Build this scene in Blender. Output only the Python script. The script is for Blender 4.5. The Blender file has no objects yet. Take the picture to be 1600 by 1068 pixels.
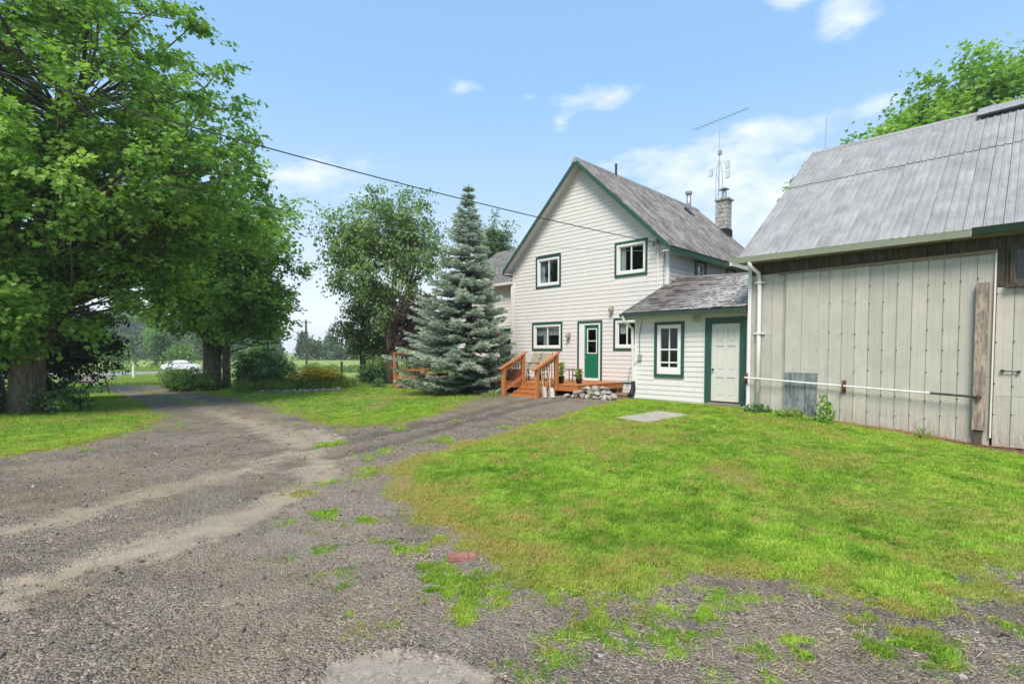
import bpy, math, random
import numpy as np
from mathutils import Vector, Matrix
random.seed(7); RG = np.random.default_rng(7)
R = math.radians
C = bpy.context.scene.collection
S = bpy.context.scene

# ------------------------------------------------------------------ camera, sky, sun, exposure
EYE = 1.7
cam_d = bpy.data.cameras.new('camera'); cam = bpy.data.objects.new('camera', cam_d); C.objects.link(cam)
cam.location = (0, 0, EYE); cam.rotation_euler = (R(90-2.2), 0, 0)
cam_d.sensor_width = 36; cam_d.lens = 36*810/1600; cam_d.shift_y = 45.1/1600
cam_d.clip_start = .05; cam_d.clip_end = 5000
S.camera = cam
SUN_EL, SUN_AZ = 52, 196        # azimuth clockwise from +Y: the sun stands behind the camera, to the left
w = bpy.data.worlds.new('World'); S.world = w; w.use_nodes = True
def build_world():
    nt = w.node_tree; n = nt.nodes; L = nt.links; n.clear()
    out = n.new('ShaderNodeOutputWorld'); bg = n.new('ShaderNodeBackground'); bg.inputs[1].default_value = .107
    L.new(bg.outputs[0], out.inputs[0])
    sky = n.new('ShaderNodeTexSky'); sky.sky_type = 'NISHITA'; sky.sun_disc = False
    sky.sun_elevation = R(SUN_EL); sky.sun_rotation = R(SUN_AZ); sky.air_density = 1.0; sky.dust_density = 1.2; sky.ozone_density = 1.0
    def M(op, a, b=None, c=None, clamp=False):
        m = n.new('ShaderNodeMath'); m.operation = op; m.use_clamp = clamp
        for i, v in enumerate((a, b, c)):
            if v is None: continue
            if isinstance(v, (int, float)): m.inputs[i].default_value = v
            else: L.new(v, m.inputs[i])
        return m.outputs[0]
    tc = n.new('ShaderNodeTexCoord'); sp = n.new('ShaderNodeSeparateXYZ'); L.new(tc.outputs['Generated'], sp.inputs[0])
    el = M('ARCSINE', sp.outputs[2]); az = M('ARCTAN2', sp.outputs[0], sp.outputs[1])
    def mix(f, a, b, mode='MIX'):
        m = n.new('ShaderNodeMix'); m.data_type = 'RGBA'; m.blend_type = mode
        for i, v in ((0, f), (6, a), (7, b)):
            if isinstance(v, (int, float)): m.inputs[i].default_value = v
            elif isinstance(v, tuple): m.inputs[i].default_value = v+(1,)
            else: L.new(v, m.inputs[i])
        return m.outputs[2]
    # thin summer haze over the clear sky: paler and whiter towards the horizon
    cr = n.new('ShaderNodeValToRGB'); L.new(M('MULTIPLY', el, 1/1.2, clamp=True), cr.inputs[0])
    e = cr.color_ramp.elements
    stops = [(0, (8.6, 8.9, 9.4)), (.03, (7.9, 8.4, 9.2)), (.1, (6.4, 7.2, 8.3)), (.22, (3.9, 5.6, 7.5)), (.38, (2.5, 4.5, 7.2)), (.6, (2.0, 3.8, 6.7)), (1, (1.9, 3.6, 6.2))]
    while len(e) < len(stops): e.new(.5)
    for k, (p, c) in enumerate(stops): e[k].position = p; e[k].color = tuple(v/10 for v in c)+(1,)
    haze = mix(1.0, cr.outputs[0], (10.0, 10.0, 10.0), 'MULTIPLY')
    base = mix(.85, sky.outputs[0], haze)
    # fair weather clouds: soft patches broken up by noise
    mp = n.new('ShaderNodeCombineXYZ'); L.new(M('MULTIPLY', az, 1.0), mp.inputs[0]); L.new(M('MULTIPLY', el, 2.2), mp.inputs[1])
    nz = n.new('ShaderNodeTexNoise'); nz.inputs['Scale'].default_value = 12; nz.inputs['Detail'].default_value = 7; nz.inputs['Roughness'].default_value = .58
    L.new(mp.outputs[0], nz.inputs['Vector'])
    tot = None
    for px, py, rx, ry, s_ in [(1312,28,50,28,1.1),(938,160,62,15,.95),(875,198,22,12,.8),(470,284,120,24,1.0),(1040,262,110,26,.95),(1125,290,75,42,.8),(1175,212,55,22,1.0),(1235,5,50,14,.9),
                            (735,150,30,14,.6),(1110,340,130,40,.6),(1250,215,30,16,.5),(1360,170,60,20,.5),(560,250,60,20,.5),(825,160,16,10,.6),(2300,200,500,80,.9),(-700,150,400,60,.9),(1245,300,80,70,.6)]:
        a0 = math.atan((px-800)/810); e0 = math.atan((548-py)/810*math.cos(a0)); da = rx/810*math.cos(a0)**2; de = ry/810*math.cos(a0)
        u = M('MULTIPLY', M('SUBTRACT', az, a0), 1/da); v = M('MULTIPLY', M('SUBTRACT', el, e0), 1/de)
        g = M('MULTIPLY', M('EXPONENT', M('MULTIPLY', M('ADD', M('MULTIPLY', u, u), M('MULTIPLY', v, v)), -1.0)), s_)
        tot = g if tot is None else M('ADD', tot, g)
    d = M('MULTIPLY', M('SUBTRACT', M('ADD', M('MULTIPLY', tot, .62), M('MULTIPLY', nz.outputs[0], 1.7)), 1.05), 1.15, clamp=True)
    cl = M('MULTIPLY', M('SMOOTH_MIN', M('MULTIPLY', d, 1.0), .8, .3), M('MINIMUM', M('MULTIPLY', tot, 2.5), 1.0), clamp=True)
    L.new(mix(cl, base, (7.7, 7.9, 8.3)), bg.inputs[0])
build_world()
sd = bpy.data.lights.new('sun', 'SUN'); sd.energy = 3.5; sd.angle = R(22); sd.color = (1, .915, .8)
sun = bpy.data.objects.new('sun', sd); C.objects.link(sun)
dv = Vector((math.sin(R(SUN_AZ))*math.cos(R(SUN_EL)), math.cos(R(SUN_AZ))*math.cos(R(SUN_EL)), math.sin(R(SUN_EL))))
sun.rotation_euler = dv.to_track_quat('Z', 'Y').to_euler(); sun.location = (0, -20, 40)
S.view_settings.view_transform = 'Standard'; S.view_settings.look = 'None'; S.view_settings.gamma = 1; S.view_settings.use_curve_mapping = False
S.view_settings.exposure = 0.5
S.cycles.max_bounces = 6; S.cycles.diffuse_bounces = 3; S.cycles.transparent_max_bounces = 12; S.cycles.volume_bounces = 0
S.cycles.caustics_reflective = False; S.cycles.caustics_refractive = False

# ------------------------------------------------------------------ numpy noise
def vnoise(x, y, sc, seed=0):
    x = np.asarray(x, float)*sc+seed*17.3+1000; y = np.asarray(y, float)*sc+seed*9.1+1000
    xi = np.floor(x).astype(np.int64); yi = np.floor(y).astype(np.int64); fx = x-xi; fy = y-yi
    fx = fx*fx*(3-2*fx); fy = fy*fy*(3-2*fy)
    def h(a, b):
        v = (a*374761393+b*668265263+seed*1442695) & 0xffffffff
        v = ((v ^ (v >> 13))*1274126177) & 0xffffffff
        return ((v ^ (v >> 16)) & 0xffff)/65535.0
    return (h(xi,yi)*(1-fx)+h(xi+1,yi)*fx)*(1-fy)+(h(xi,yi+1)*(1-fx)+h(xi+1,yi+1)*fx)*fy
def fbm(x, y, sc, seed=0, o=4):
    t = 0; a = 1; s = 0
    for k in range(o): t = t+a*vnoise(x, y, sc*2**k, seed+k); s += a; a *= .55
    return t/s

# ------------------------------------------------------------------ materials
MATS = {}
def mat(name, col=None, rough=.7, metal=0, spec=.5, build=None):
    if name in MATS: return MATS[name]
    m = bpy.data.materials.new(name); m.use_nodes = True; MATS[name] = m
    b = m.node_tree.nodes['Principled BSDF']
    if col: b.inputs['Base Color'].default_value = (*col, 1)
    b.inputs['Roughness'].default_value = rough; b.inputs['Metallic'].default_value = metal
    b.inputs['Specular IOR Level'].default_value = spec
    if build: build(Nd(m), b)
    return m
class Nd:
    def __init__(s, m): s.nt = m.node_tree; s.n = s.nt.nodes; s.L = s.nt.links; s.m = m
    def put(s, sock, v):
        if isinstance(v, tuple): sock.default_value = v+(1,) if len(v) == 3 and len(sock.default_value) == 4 else v
        elif isinstance(v, (int, float)): sock.default_value = v
        else: s.L.new(v, sock)
    def math(s, op, a, b=0, clamp=False):
        m = s.n.new('ShaderNodeMath'); m.operation = op; m.use_clamp = clamp; s.put(m.inputs[0], a); s.put(m.inputs[1], b); return m.outputs[0]
    def mix(s, f, a, b, mode='MIX'):
        m = s.n.new('ShaderNodeMix'); m.data_type = 'RGBA'; m.blend_type = mode
        s.put(m.inputs[0], f); s.put(m.inputs[6], a); s.put(m.inputs[7], b); return m.outputs[2]
    def coord(s, scale=(1,1,1), kind='Object', rnd=0):
        t = s.n.new('ShaderNodeTexCoord'); m = s.n.new('ShaderNodeMapping'); m.inputs['Scale'].default_value = scale
        s.L.new(t.outputs[kind], m.inputs[0])
        if rnd:
            o = s.n.new('ShaderNodeObjectInfo'); c = s.n.new('ShaderNodeCombineXYZ')
            for i in range(3): s.L.new(s.math('MULTIPLY', o.outputs['Random'], rnd*(i+1)), c.inputs[i])
            s.L.new(c.outputs[0], m.inputs['Location'])
        return m.outputs[0]
    def noise(s, sc, det=4, rough=.55, vec=None, dist=0):
        t = s.n.new('ShaderNodeTexNoise'); t.inputs['Scale'].default_value = sc; t.inputs['Detail'].default_value = det
        t.inputs['Roughness'].default_value = rough; t.inputs['Distortion'].default_value = dist
        if vec: s.L.new(vec, t.inputs['Vector'])
        return t.outputs[0]
    def voro(s, sc, vec=None, feat='F1', out='Distance'):
        t = s.n.new('ShaderNodeTexVoronoi'); t.inputs['Scale'].default_value = sc; t.feature = feat
        if vec: s.L.new(vec, t.inputs['Vector'])
        return t.outputs[out]
    def ramp(s, f, stops):
        r = s.n.new('ShaderNodeValToRGB'); s.put(r.inputs[0], f); e = r.color_ramp.elements
        while len(e) < len(stops): e.new(.5)
        for k, (p, c) in enumerate(stops):
            e[k].position = p; e[k].color = (*c, 1) if isinstance(c, tuple) else (c, c, c, 1)
        return r.outputs[0]
    def step(s, f, a, b): return s.ramp(f, [(a, 0.0), (b, 1.0)])
    def attr(s, name, kind='GEOMETRY', out='Fac'):
        a = s.n.new('ShaderNodeAttribute'); a.attribute_name = name; a.attribute_type = kind; return a.outputs[out]
    def bump(s, h, dist, strength=1.0):
        b = s.n.new('ShaderNodeBump'); b.inputs['Distance'].default_value = dist; b.inputs['Strength'].default_value = strength
        s.put(b.inputs['Height'], h); return b.outputs[0]
    def rand(s): return s.n.new('ShaderNodeObjectInfo').outputs['Random']

def painted(name, col, dirt=(.3,.27,.22), amt=.35, rough=.55, spec=.4, var=.06):
    def f(N, b):
        v = N.coord(); d = N.noise(3.0, 6, .65, v); st = N.noise(1.0, 5, .6, N.coord((9, 9, .8)))
        k = N.math('MULTIPLY', N.math('MULTIPLY', N.step(d, .45, .8), N.step(st, .4, .75)), amt)
        c = N.mix(k, col, dirt)
        hs = N.mix(N.math('MULTIPLY', N.rand(), var), c, tuple(x*.6 for x in col))
        N.put(b.inputs['Base Color'], hs)
        N.put(b.inputs['Roughness'], N.math('ADD', N.math('MULTIPLY', d, .2), rough-.1)); N.put(b.inputs['Normal'], N.bump(N.noise(40, 3, .5, v), .0015))
    return mat(name, col, rough, spec=spec, build=f)
M_siding = painted('white_vinyl_siding', (.71,.69,.655), (.42,.36,.27), .5, .5, var=.05)
M_soffit = painted('white_soffit', (.66,.655,.63), amt=.4)
M_green = painted('green_trim_paint', (.022,.085,.062), (.12,.14,.12), .25, .45)
M_gdoor = painted('green_door_paint', (.012,.16,.085), (.05,.12,.08), .25, .35)
M_wht = painted('white_frame_paint', (.78,.78,.76), amt=.2, rough=.4)
M_wdoor = painted('white_door_paint', (.64,.63,.58), (.4,.36,.28), .25, rough=.4)
M_cream = painted('cream_gutter', (.72,.7,.62), (.2,.18,.14), .4, rough=.4)
M_dkgut = painted('dark_green_gutter', (.06,.1,.085), (.2,.2,.18), .4, rough=.35)
M_black = mat('black_metal', (.018,.018,.02), .45)
M_steel = mat('galvanised_steel', (.42,.43,.44), .45, .7)
M_grey = mat('grey_plastic', (.3,.3,.3), .6)
M_rust = mat('rusty_iron', (.11,.05,.03), .85)
M_int = mat('dark_interior', (.05,.045,.04), .9)
M_red = mat('red_plastic', (.5,.03,.02), .5)
M_terra = mat('terracotta', (.4,.14,.07), .8)
M_cab = mat('black_cable', (.03,.03,.03), .6)
M_cab2 = mat('grey_cable', (.25,.25,.25), .6)
def f(N, b):
    v = N.coord(); N.put(b.inputs['Base Color'], N.mix(N.noise(60, 2, .5, v), (.3,.26,.18), (.42,.37,.27)))
mat('beige_sling', (.5,.45,.36), .8, build=f)
def f(N, b):
    n = N.n; o = n['Material Output']; g = n.new('ShaderNodeBsdfGlossy'); g.inputs['Roughness'].default_value = .03; g.inputs[0].default_value = (.9,.95,1,1)
    t = n.new('ShaderNodeBsdfTransparent'); t.inputs[0].default_value = (.84,.87,.87,1)
    fr = n.new('ShaderNodeFresnel'); fr.inputs[0].default_value = 1.5; N.put(fr.inputs['Normal'], N.bump(N.noise(1.7, 2, .5, N.coord(rnd=5)), .02, .3))
    m = n.new('ShaderNodeMixShader'); N.put(m.inputs[0], N.math('MULTIPLY', fr.outputs[0], .55, True)); N.L.new(t.outputs[0], m.inputs[1]); N.L.new(g.outputs[0], m.inputs[2]); N.L.new(m.outputs[0], o.inputs[0])
M_glass = mat('window_glass', build=f)
def f(N, b):
    v = N.coord(); h = N.noise(30, 4, .7, v); k = N.step(N.voro(55, v), .15, .3)
    N.put(b.inputs['Base Color'], (.9,.9,.88)); N.put(b.inputs['Alpha'], N.math('ADD', N.math('MULTIPLY', k, .3), .7))
M_lace = mat('lace_curtain', rough=.9, build=f)

def wood(name, c1, c2, rough=.7, sc=1.0, axis=0, wear=None, wamt=.5):
    def f(N, b):
        s_ = [18*sc]*3; s_[axis] = 1.0*sc
        v = N.coord(tuple(s_), rnd=13); g = N.noise(2.0, 7, .65, v, .6); g2 = N.noise(9.0, 4, .6, v)
        c = N.mix(N.step(g, .3, .7), c1, c2); c = N.mix(N.math('MULTIPLY', g2, .35), c, tuple(x*.5 for x in c1))
        c = N.mix(N.math('MULTIPLY', N.rand(), .35), c, tuple(x*.65 for x in c2))
        if wear:
            k = N.math('MULTIPLY', N.step(N.noise(2.2, 7, .75, N.coord((4,4,1.2), rnd=3)), .45, .6), wamt); c = N.mix(k, c, wear)
        N.put(b.inputs['Base Color'], c); N.put(b.inputs['Normal'], N.bump(g, .004, .8))
    return mat(name, c1, rough, build=f)
M_deck = wood('orange_stained_wood', (.42,.13,.035), (.6,.235,.07), .5)
M_deckz = wood('orange_stained_post', (.46,.15,.04), (.62,.26,.085), .5, axis=2)
M_dark = wood('weathered_dark_wood', (.045,.035,.027), (.16,.13,.1), .9, axis=2, wear=(.02,.015,.012))
M_beam = wood('weathered_grey_wood', (.1,.075,.055), (.36,.3,.25), .9, axis=2, wear=(.6,.47,.36), wamt=.6)
M_trimw = wood('bare_wood_strip', (.2,.15,.11), (.36,.3,.24), .9)
M_peel = wood('peeling_blue_grey_paint', (.16,.2,.21), (.36,.39,.38), .9, axis=2, wear=(.045,.06,.07), wamt=.8)
M_postw = wood('grey_fence_wood', (.12,.1,.08), (.25,.22,.18), .9, axis=2)
M_handle = wood('ash_tool_handle', (.5,.36,.2), (.62,.48,.3), .6, axis=2)

def f(N, b):   # tan ribbed metal cladding: chalky paint, streaks, scuffs, rust near the foot
    v = N.coord(rnd=7); n1 = N.noise(2.2, 6, .65, v); st = N.noise(1.6, 6, .65, N.coord((8,8,.5), rnd=4)); fine = N.noise(18, 4, .6, v)
    c = N.mix(N.step(n1, .25, .8), (.44,.415,.35), (.58,.555,.48))
    c = N.mix(N.math('MULTIPLY', N.rand(), .42), c, (.33,.325,.29)); c = N.mix(N.math('MULTIPLY', N.step(N.noise(.9, 5, .7, N.coord((3,3,1), rnd=9)), .52, .66), .3), c, (.6,.59,.55))
    c = N.mix(N.math('MULTIPLY', N.step(st, .55, .8), .35), c, (.24,.22,.18))
    c = N.mix(N.math('MULTIPLY', N.step(fine, .68, .75), .35), c, (.2,.13,.08))
    sp = N.n.new('ShaderNodeSeparateXYZ'); t = N.n.new('ShaderNodeTexCoord'); N.L.new(t.outputs['Object'], sp.inputs[0])
    low = N.math('MULTIPLY', N.math('SUBTRACT', 1.05, N.math('MULTIPLY', sp.outputs[2], 1.3), True), N.step(N.noise(3.5, 6, .75, N.coord((6,6,1), rnd=4)), .45, .62))
    c = N.mix(N.math('MULTIPLY', low, .75), c, (.26,.16,.1))
    N.put(b.inputs['Base Color'], c); N.put(b.inputs['Roughness'], .5); N.put(b.inputs['Normal'], N.bump(n1, .02, .5))
M_clad = mat('tan_metal_cladding', rough=.5, spec=.4, build=f)
def f(N, b):   # galvanised roof: blotchy zinc, streaks down the slope, dents
    v = N.coord(rnd=6); n1 = N.noise(1.3, 6, .6, v); st = N.noise(1.5, 6, .6, N.coord((12,1.2,1.2), rnd=4)); sp = N.noise(25, 3, .6, v)
    c = N.mix(N.step(n1, .3, .75), (.25,.245,.235), (.46,.45,.43))
    c = N.mix(N.math('MULTIPLY', N.rand(), .3), c, (.26,.275,.285))
    c = N.mix(N.math('MULTIPLY', N.step(st, .45, .75), .55), c, (.19,.18,.16))
    c = N.mix(N.math('MULTIPLY', N.step(sp, .66, .76), .3), c, (.1,.09,.08)); c = N.mix(N.math('MULTIPLY', N.step(N.noise(3.2, 7, .8, N.coord((2,1,1), rnd=8)), .6, .68), .35), c, (.26,.19,.13))
    N.put(b.inputs['Base Color'], c); N.put(b.inputs['Metallic'], .1); N.put(b.inputs['Roughness'], .58)
    N.put(b.inputs['Normal'], N.bump(N.noise(2.4, 4, .6, v), .05, .55))
M_zinc = mat('galvanised_roof_sheet', build=f)
def f(N, b):   # old corrugated roof, brown-grey and streaked
    v = N.coord(rnd=6); n1 = N.noise(1.1, 7, .65, v); st = N.noise(1.2, 7, .7, N.coord((1.0,14,1.0), rnd=4))
    c = N.mix(N.step(n1, .35, .65), (.115,.105,.1), (.26,.245,.23))
    c = N.mix(N.math('MULTIPLY', N.step(st, .45, .62), .6), c, (.47,.455,.44))
    c = N.mix(N.math('MULTIPLY', N.step(N.noise(2.5, 5, .7, N.coord((.8,12,.8))), .5, .62), .75), c, (.065,.055,.05))
    N.put(b.inputs['Base Color'], c); N.put(b.inputs['Roughness'], .6); N.put(b.inputs['Metallic'], .15)
M_oldroof = mat('weathered_corrugated_roof', build=f)
def f(N, b):
    v = N.coord(); n1 = N.noise(60, 3, .7, v)
    c = N.mix(N.rand(), (.075,.062,.055), (.24,.215,.195)); c = N.mix(N.math('MULTIPLY', n1, .5), c, (.045,.04,.04))
    p = N.step(N.noise(1.3, 6, .7, N.coord((1,1,1))), .42, .6); s2 = N.step(N.noise(9, 5, .75, v), .42, .6)
    x = N.n.new('ShaderNodeSeparateXYZ'); t = N.n.new('ShaderNodeTexCoord'); N.L.new(t.outputs['Object'], x.inputs[0])
    xr = N.math('MULTIPLY', N.math('ADD', x.outputs[0], .9), .75, True)
    c = N.mix(N.math('MULTIPLY', N.math('MULTIPLY', N.math('ADD', N.math('MULTIPLY', p, .4), .6), s2), xr), c, (.62,.62,.6)); c = N.mix(N.math('MULTIPLY', N.step(N.noise(5, 5, .75, v), .56, .62), .5), c, (.3,.29,.27))
    N.put(b.inputs['Base Color'], c); N.put(b.inputs['Normal'], N.bump(n1, .004))
M_shingle = mat('asphalt_shingle', rough=.9, build=f)
def f(N, b):
    v = N.coord(rnd=5); n1 = N.noise(5, 6, .7, v)
    c = N.mix(N.step(n1, .3, .7), (.3,.29,.27), (.5,.49,.46)); c = N.mix(N.math('MULTIPLY', N.step(N.noise(3, 5, .7, v), .55, .62), .7), c, (.07,.065,.06))
    N.put(b.inputs['Base Color'], c); N.put(b.inputs['Normal'], N.bump(n1, .01))
M_block = mat('stained_concrete_block', rough=.9, build=f)
def stone(name, a, c_):
    def f(N, b):
        v = N.coord(rnd=9); n1 = N.noise(7, 6, .65, v)
        c = N.mix(N.rand(), a, c_); c = N.mix(N.step(n1, .3, .75), c, tuple(x*.5 for x in a)); c = N.mix(N.math('MULTIPLY', N.step(N.noise(14, 3, .6, v), .6, .7), .4), c, (.6,.58,.52))
        N.put(b.inputs['Base Color'], c); N.put(b.inputs['Normal'], N.bump(n1, .01))
    return mat(name, a, .9, build=f)
M_stone = stone('fieldstone', (.3,.28,.26), (.62,.57,.5))
M_stone2 = stone('reddish_fieldstone', (.25,.13,.09), (.4,.3,.24))
M_slab = stone('concrete_slab', (.46,.42,.32), (.52,.48,.38))
M_brick = stone('red_brick', (.4,.15,.11), (.42,.17,.13))
M_grav1 = stone('gravel_chip', (.1,.083,.069), (.36,.3,.245))
M_grav2 = stone('pale_gravel_chip', (.4,.36,.3), (.62,.57,.5))
M_straw = mat('dry_straw', (.5,.4,.22), .8)
M_litter = mat('orange_needle_litter', (.36,.15,.06), .9)

def foliage(name, c1, c2, c3, trans=.35, rough=.55, kind='GEOMETRY', dry=None):
    def f(N, b):
        t = N.attr('tint', kind); c = N.ramp(t, [(0, c1), (.5, c2), (1, c3)])
        if dry:
            c = N.mix(N.attr('dry', kind), c, N.mix(t, dry, tuple(x*.75 for x in dry)))
        N.put(b.inputs['Base Color'], c); b.inputs['Roughness'].default_value = rough; b.inputs['Specular IOR Level'].default_value = .3
        tr = N.n.new('ShaderNodeBsdfTranslucent'); N.put(tr.inputs[0], N.mix(1.0, c, (1.1,1.25,.5), 'MULTIPLY'))
        m = N.n.new('ShaderNodeMixShader'); m.inputs[0].default_value = trans; N.L.new(b.outputs[0], m.inputs[1]); N.L.new(tr.outputs[0], m.inputs[2]); N.L.new(m.outputs[0], N.n['Material Output'].inputs[0])
    return mat(name, build=f)
M_maple = foliage('maple_leaves', (.09,.19,.035), (.24,.42,.08), (.46,.62,.17), .5)
M_leafmid = foliage('light_leaves', (.1,.19,.06), (.22,.35,.11), (.38,.5,.2), .45)
M_leafdk = foliage('dark_leaves', (.055,.09,.035), (.12,.19,.06), (.22,.29,.1), .35)
M_purple = foliage('purple_leaves', (.028,.014,.02), (.055,.028,.035), (.1,.06,.06), .25)
M_shade = foliage('deep_green_leaves', (.015,.03,.016), (.03,.06,.025), (.06,.11,.04), .2)
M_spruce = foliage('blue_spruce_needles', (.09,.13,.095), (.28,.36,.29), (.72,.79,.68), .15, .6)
M_pine = foliage('pine_needles', (.08,.14,.06), (.15,.25,.09), (.28,.38,.16), .3)
M_bush = foliage('bush_leaves', (.06,.13,.05), (.14,.26,.09), (.32,.45,.18), .4)
M_perenn = foliage('perennial_leaves', (.12,.21,.05), (.27,.38,.09), (.5,.52,.18), .42)
M_flower = foliage('yellow_flower_petals', (.85,.55,.02), (.9,.68,.03), (.95,.8,.1), .15)
M_far = foliage('distant_leaves', (.05,.09,.035), (.1,.17,.055), (.19,.27,.09), .25)
M_grass = foliage('lawn_grass_blades', (.12,.27,.016), (.27,.49,.035), (.5,.66,.1), .42, kind='INSTANCER', dry=(.62,.47,.17))
M_tall = foliage('field_grass_blades', (.16,.27,.05), (.27,.39,.08), (.42,.46,.14), .35, kind='INSTANCER', dry=(.5,.4,.16))
def bark(name, c1, c2):
    def f(N, b):
        g = N.noise(2.5, 7, .7, N.coord((7,7,1.2)), .5); N.put(b.inputs['Base Color'], N.mix(N.step(g, .35, .65), c1, c2)); N.put(b.inputs['Normal'], N.bump(g, .06, 1))
    return mat(name, c1, .9, build=f)
M_bark = bark('maple_bark', (.05,.038,.027), (.26,.21,.155))
M_barkd = bark('dark_bark', (.035,.026,.02), (.1,.08,.06))

# ------------------------------------------------------------------ mesh helpers
def flat_obj(name, me, parent=None, m=None):
    o = bpy.data.objects.new(name, me); C.objects.link(o)
    if parent: o.parent = parent
    if m: me.materials.append(m)
    return o
def tag(o, label=None, cat=None, group=None, kind=None):
    if label: o['label'] = label
    if cat: o['category'] = cat
    if group: o['group'] = group
    if kind: o['kind'] = kind
    return o
def empty(name, loc, rz=0, label=None, cat=None, group=None):
    e = bpy.data.objects.new(name, None); C.objects.link(e); e.location = loc; e.rotation_euler = (0,0,rz); e.empty_display_size = .2
    return tag(e, label, cat, group)
class MB:
    """collects polygons; o is the local origin that is subtracted"""
    def __init__(s, o=(0,0,0)): s.v = []; s.f = []; s.o = o
    def add(s, vs, fs):
        k = len(s.v); s.v += [tuple(a-b for a, b in zip(v, s.o)) for v in vs]; s.f += [tuple(i+k for i in f) for f in fs]; return s
    def hexa(s, p): # 8 points: bottom 4, top 4
        return s.add(p, [(3,2,1,0),(4,5,6,7),(0,1,5,4),(1,2,6,5),(2,3,7,6),(3,0,4,7)])
    def box(s, x0, x1, y0, y1, z0, z1):
        return s.hexa([(x0,y0,z0),(x1,y0,z0),(x1,y1,z0),(x0,y1,z0),(x0,y0,z1),(x1,y0,z1),(x1,y1,z1),(x0,y1,z1)])
    def bar(s, a, b, wx, wz, up=(0,0,1)):
        a = Vector(a); b = Vector(b); d = (b-a).normalized(); sx = d.cross(Vector(up)).normalized()
        if sx.length < .1: sx = Vector((1,0,0))
        uz = sx.cross(d); p = []
        for q in (a, b):
            p.append([q-sx*wx/2-uz*wz/2, q+sx*wx/2-uz*wz/2, q+sx*wx/2+uz*wz/2, q-sx*wx/2+uz*wz/2])
        return s.add([tuple(x) for x in p[0]+p[1]], [(0,1,2,3),(7,6,5,4),(0,4,5,1),(1,5,6,2),(2,6,7,3),(3,7,4,0)])
    def tube(s, pts, rad, n=8, cap=True):
        pts = [Vector(p) for p in pts]; rad = rad if isinstance(rad, (list, tuple)) else [rad]*len(pts)
        vs = []; fs = []; ref = None
        for i, p in enumerate(pts):
            d = (pts[min(i+1, len(pts)-1)]-pts[max(i-1, 0)]).normalized()
            if ref is None: ref = Vector((0,0,1)) if abs(d.z) < .9 else Vector((1,0,0))
            a = d.cross(ref).normalized(); b = a.cross(d); ref = b
            for k in range(n):
                t = 2*math.pi*k/n; vs.append(tuple(p+a*math.cos(t)*rad[i]+b*math.sin(t)*rad[i]))
        for i in range(len(pts)-1):
            for k in range(n): fs.append((i*n+k, i*n+(k+1)%n, (i+1)*n+(k+1)%n, (i+1)*n+k))
        if cap: fs.append(tuple(range(n))[::-1]); fs.append(tuple(range((len(pts)-1)*n, len(pts)*n)))
        return s.add(vs, fs)
    def lathe(s, c, prof, n=12):
        vs = []; fs = []
        for r, z in prof:
            for k in range(n): vs.append((c[0]+r*math.cos(2*math.pi*k/n), c[1]+r*math.sin(2*math.pi*k/n), c[2]+z))
        for i in range(len(prof)-1):
            for k in range(n): fs.append((i*n+k, i*n+(k+1)%n, (i+1)*n+(k+1)%n, (i+1)*n+k))
        fs.append(tuple(range(n))[::-1]); fs.append(tuple(range((len(prof)-1)*n, len(prof)*n)))
        return s.add(vs, fs)
    def build(s, name, m, parent=None, smooth=False):
        me = bpy.data.meshes.new(name); me.from_pydata(s.v, [], s.f); me.update()
        if smooth: me.polygons.foreach_set('use_smooth', [True]*len(me.polygons))
        return flat_obj(name, me, parent, m)
def np_mesh(name, V, F, attrs=None, smooth=False):
    """V (n,3), F list of equal-size face index arrays [(m,k)]"""
    me = bpy.data.meshes.new(name); me.vertices.add(len(V)); me.vertices.foreach_set('co', np.ascontiguousarray(V, np.float32).ravel())
    if not isinstance(F, list): F = [F]
    nl = sum(f.size for f in F); npoly = sum(len(f) for f in F)
    me.loops.add(nl); me.polygons.add(npoly)
    me.loops.foreach_set('vertex_index', np.concatenate([f.ravel() for f in F]).astype(np.int32))
    tot = np.concatenate([np.full(len(f), f.shape[1]) for f in F]); st = np.concatenate([[0], np.cumsum(tot)[:-1]])
    me.polygons.foreach_set('loop_start', st.astype(np.int32))
    if smooth: me.polygons.foreach_set('use_smooth', np.ones(npoly, bool))
    me.update(calc_edges=True)
    for k, a in (attrs or {}).items():
        at = me.attributes.new(k, 'FLOAT', 'POINT'); at.data.foreach_set('value', np.ascontiguousarray(a, np.float32))
    return me

# ------------------------------------------------------------------ terrain
CP = np.array([(0,0,0),(0,3,0),(-3,3,0),(3,3,0),(-6,6,-.05),(0,6,.02),(4,5,0),(8,5,-.25),(3.63,15.1,.32),(6,13,.33),(5.73,12.65,.25),(7.5,10.9,.08),(9.2,9.2,-.15),(12.5,5.5,-.4),
(2.6,10.4,.26),(4.8,8.8,.14),(1.2,8.5,.12),(0,12,.1),(.3,16.5,.24),(1.9,16.6,.27),(-1.5,18.3,.17),(-3,20,.12),(-5.3,23.5,.07),(-2.9,22.5,.1),(-1,14,.08),(-5,14,-.08),(-10,14,-.15),(-16,16,-.2),(-10,22,-.15),(-6,30,-.15),(-14,30,-.35),(-22,30,-.5),(-20,40,-.6),(-35,40,-.75),(-8,40,-.4),
(5,30,.1),(15,30,.1),(15,20,.2),(25,10,-.3),(20,0,-.4),(10,-5,-.1),(-10,-5,0),(-10,4,-.05),(-20,5,-.2),(-38,54,-.85),(-10,54,-.75),(10,50,-.4),(-60,60,-1),(-60,30,-.8),(-10,80,-.95),(30,80,-.8),(-60,90,-1.1),(-20,120,-1.1),(60,60,-.5),(0,160,-1.2),(-100,160,-1.3),(100,160,-1.2)], float)
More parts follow.
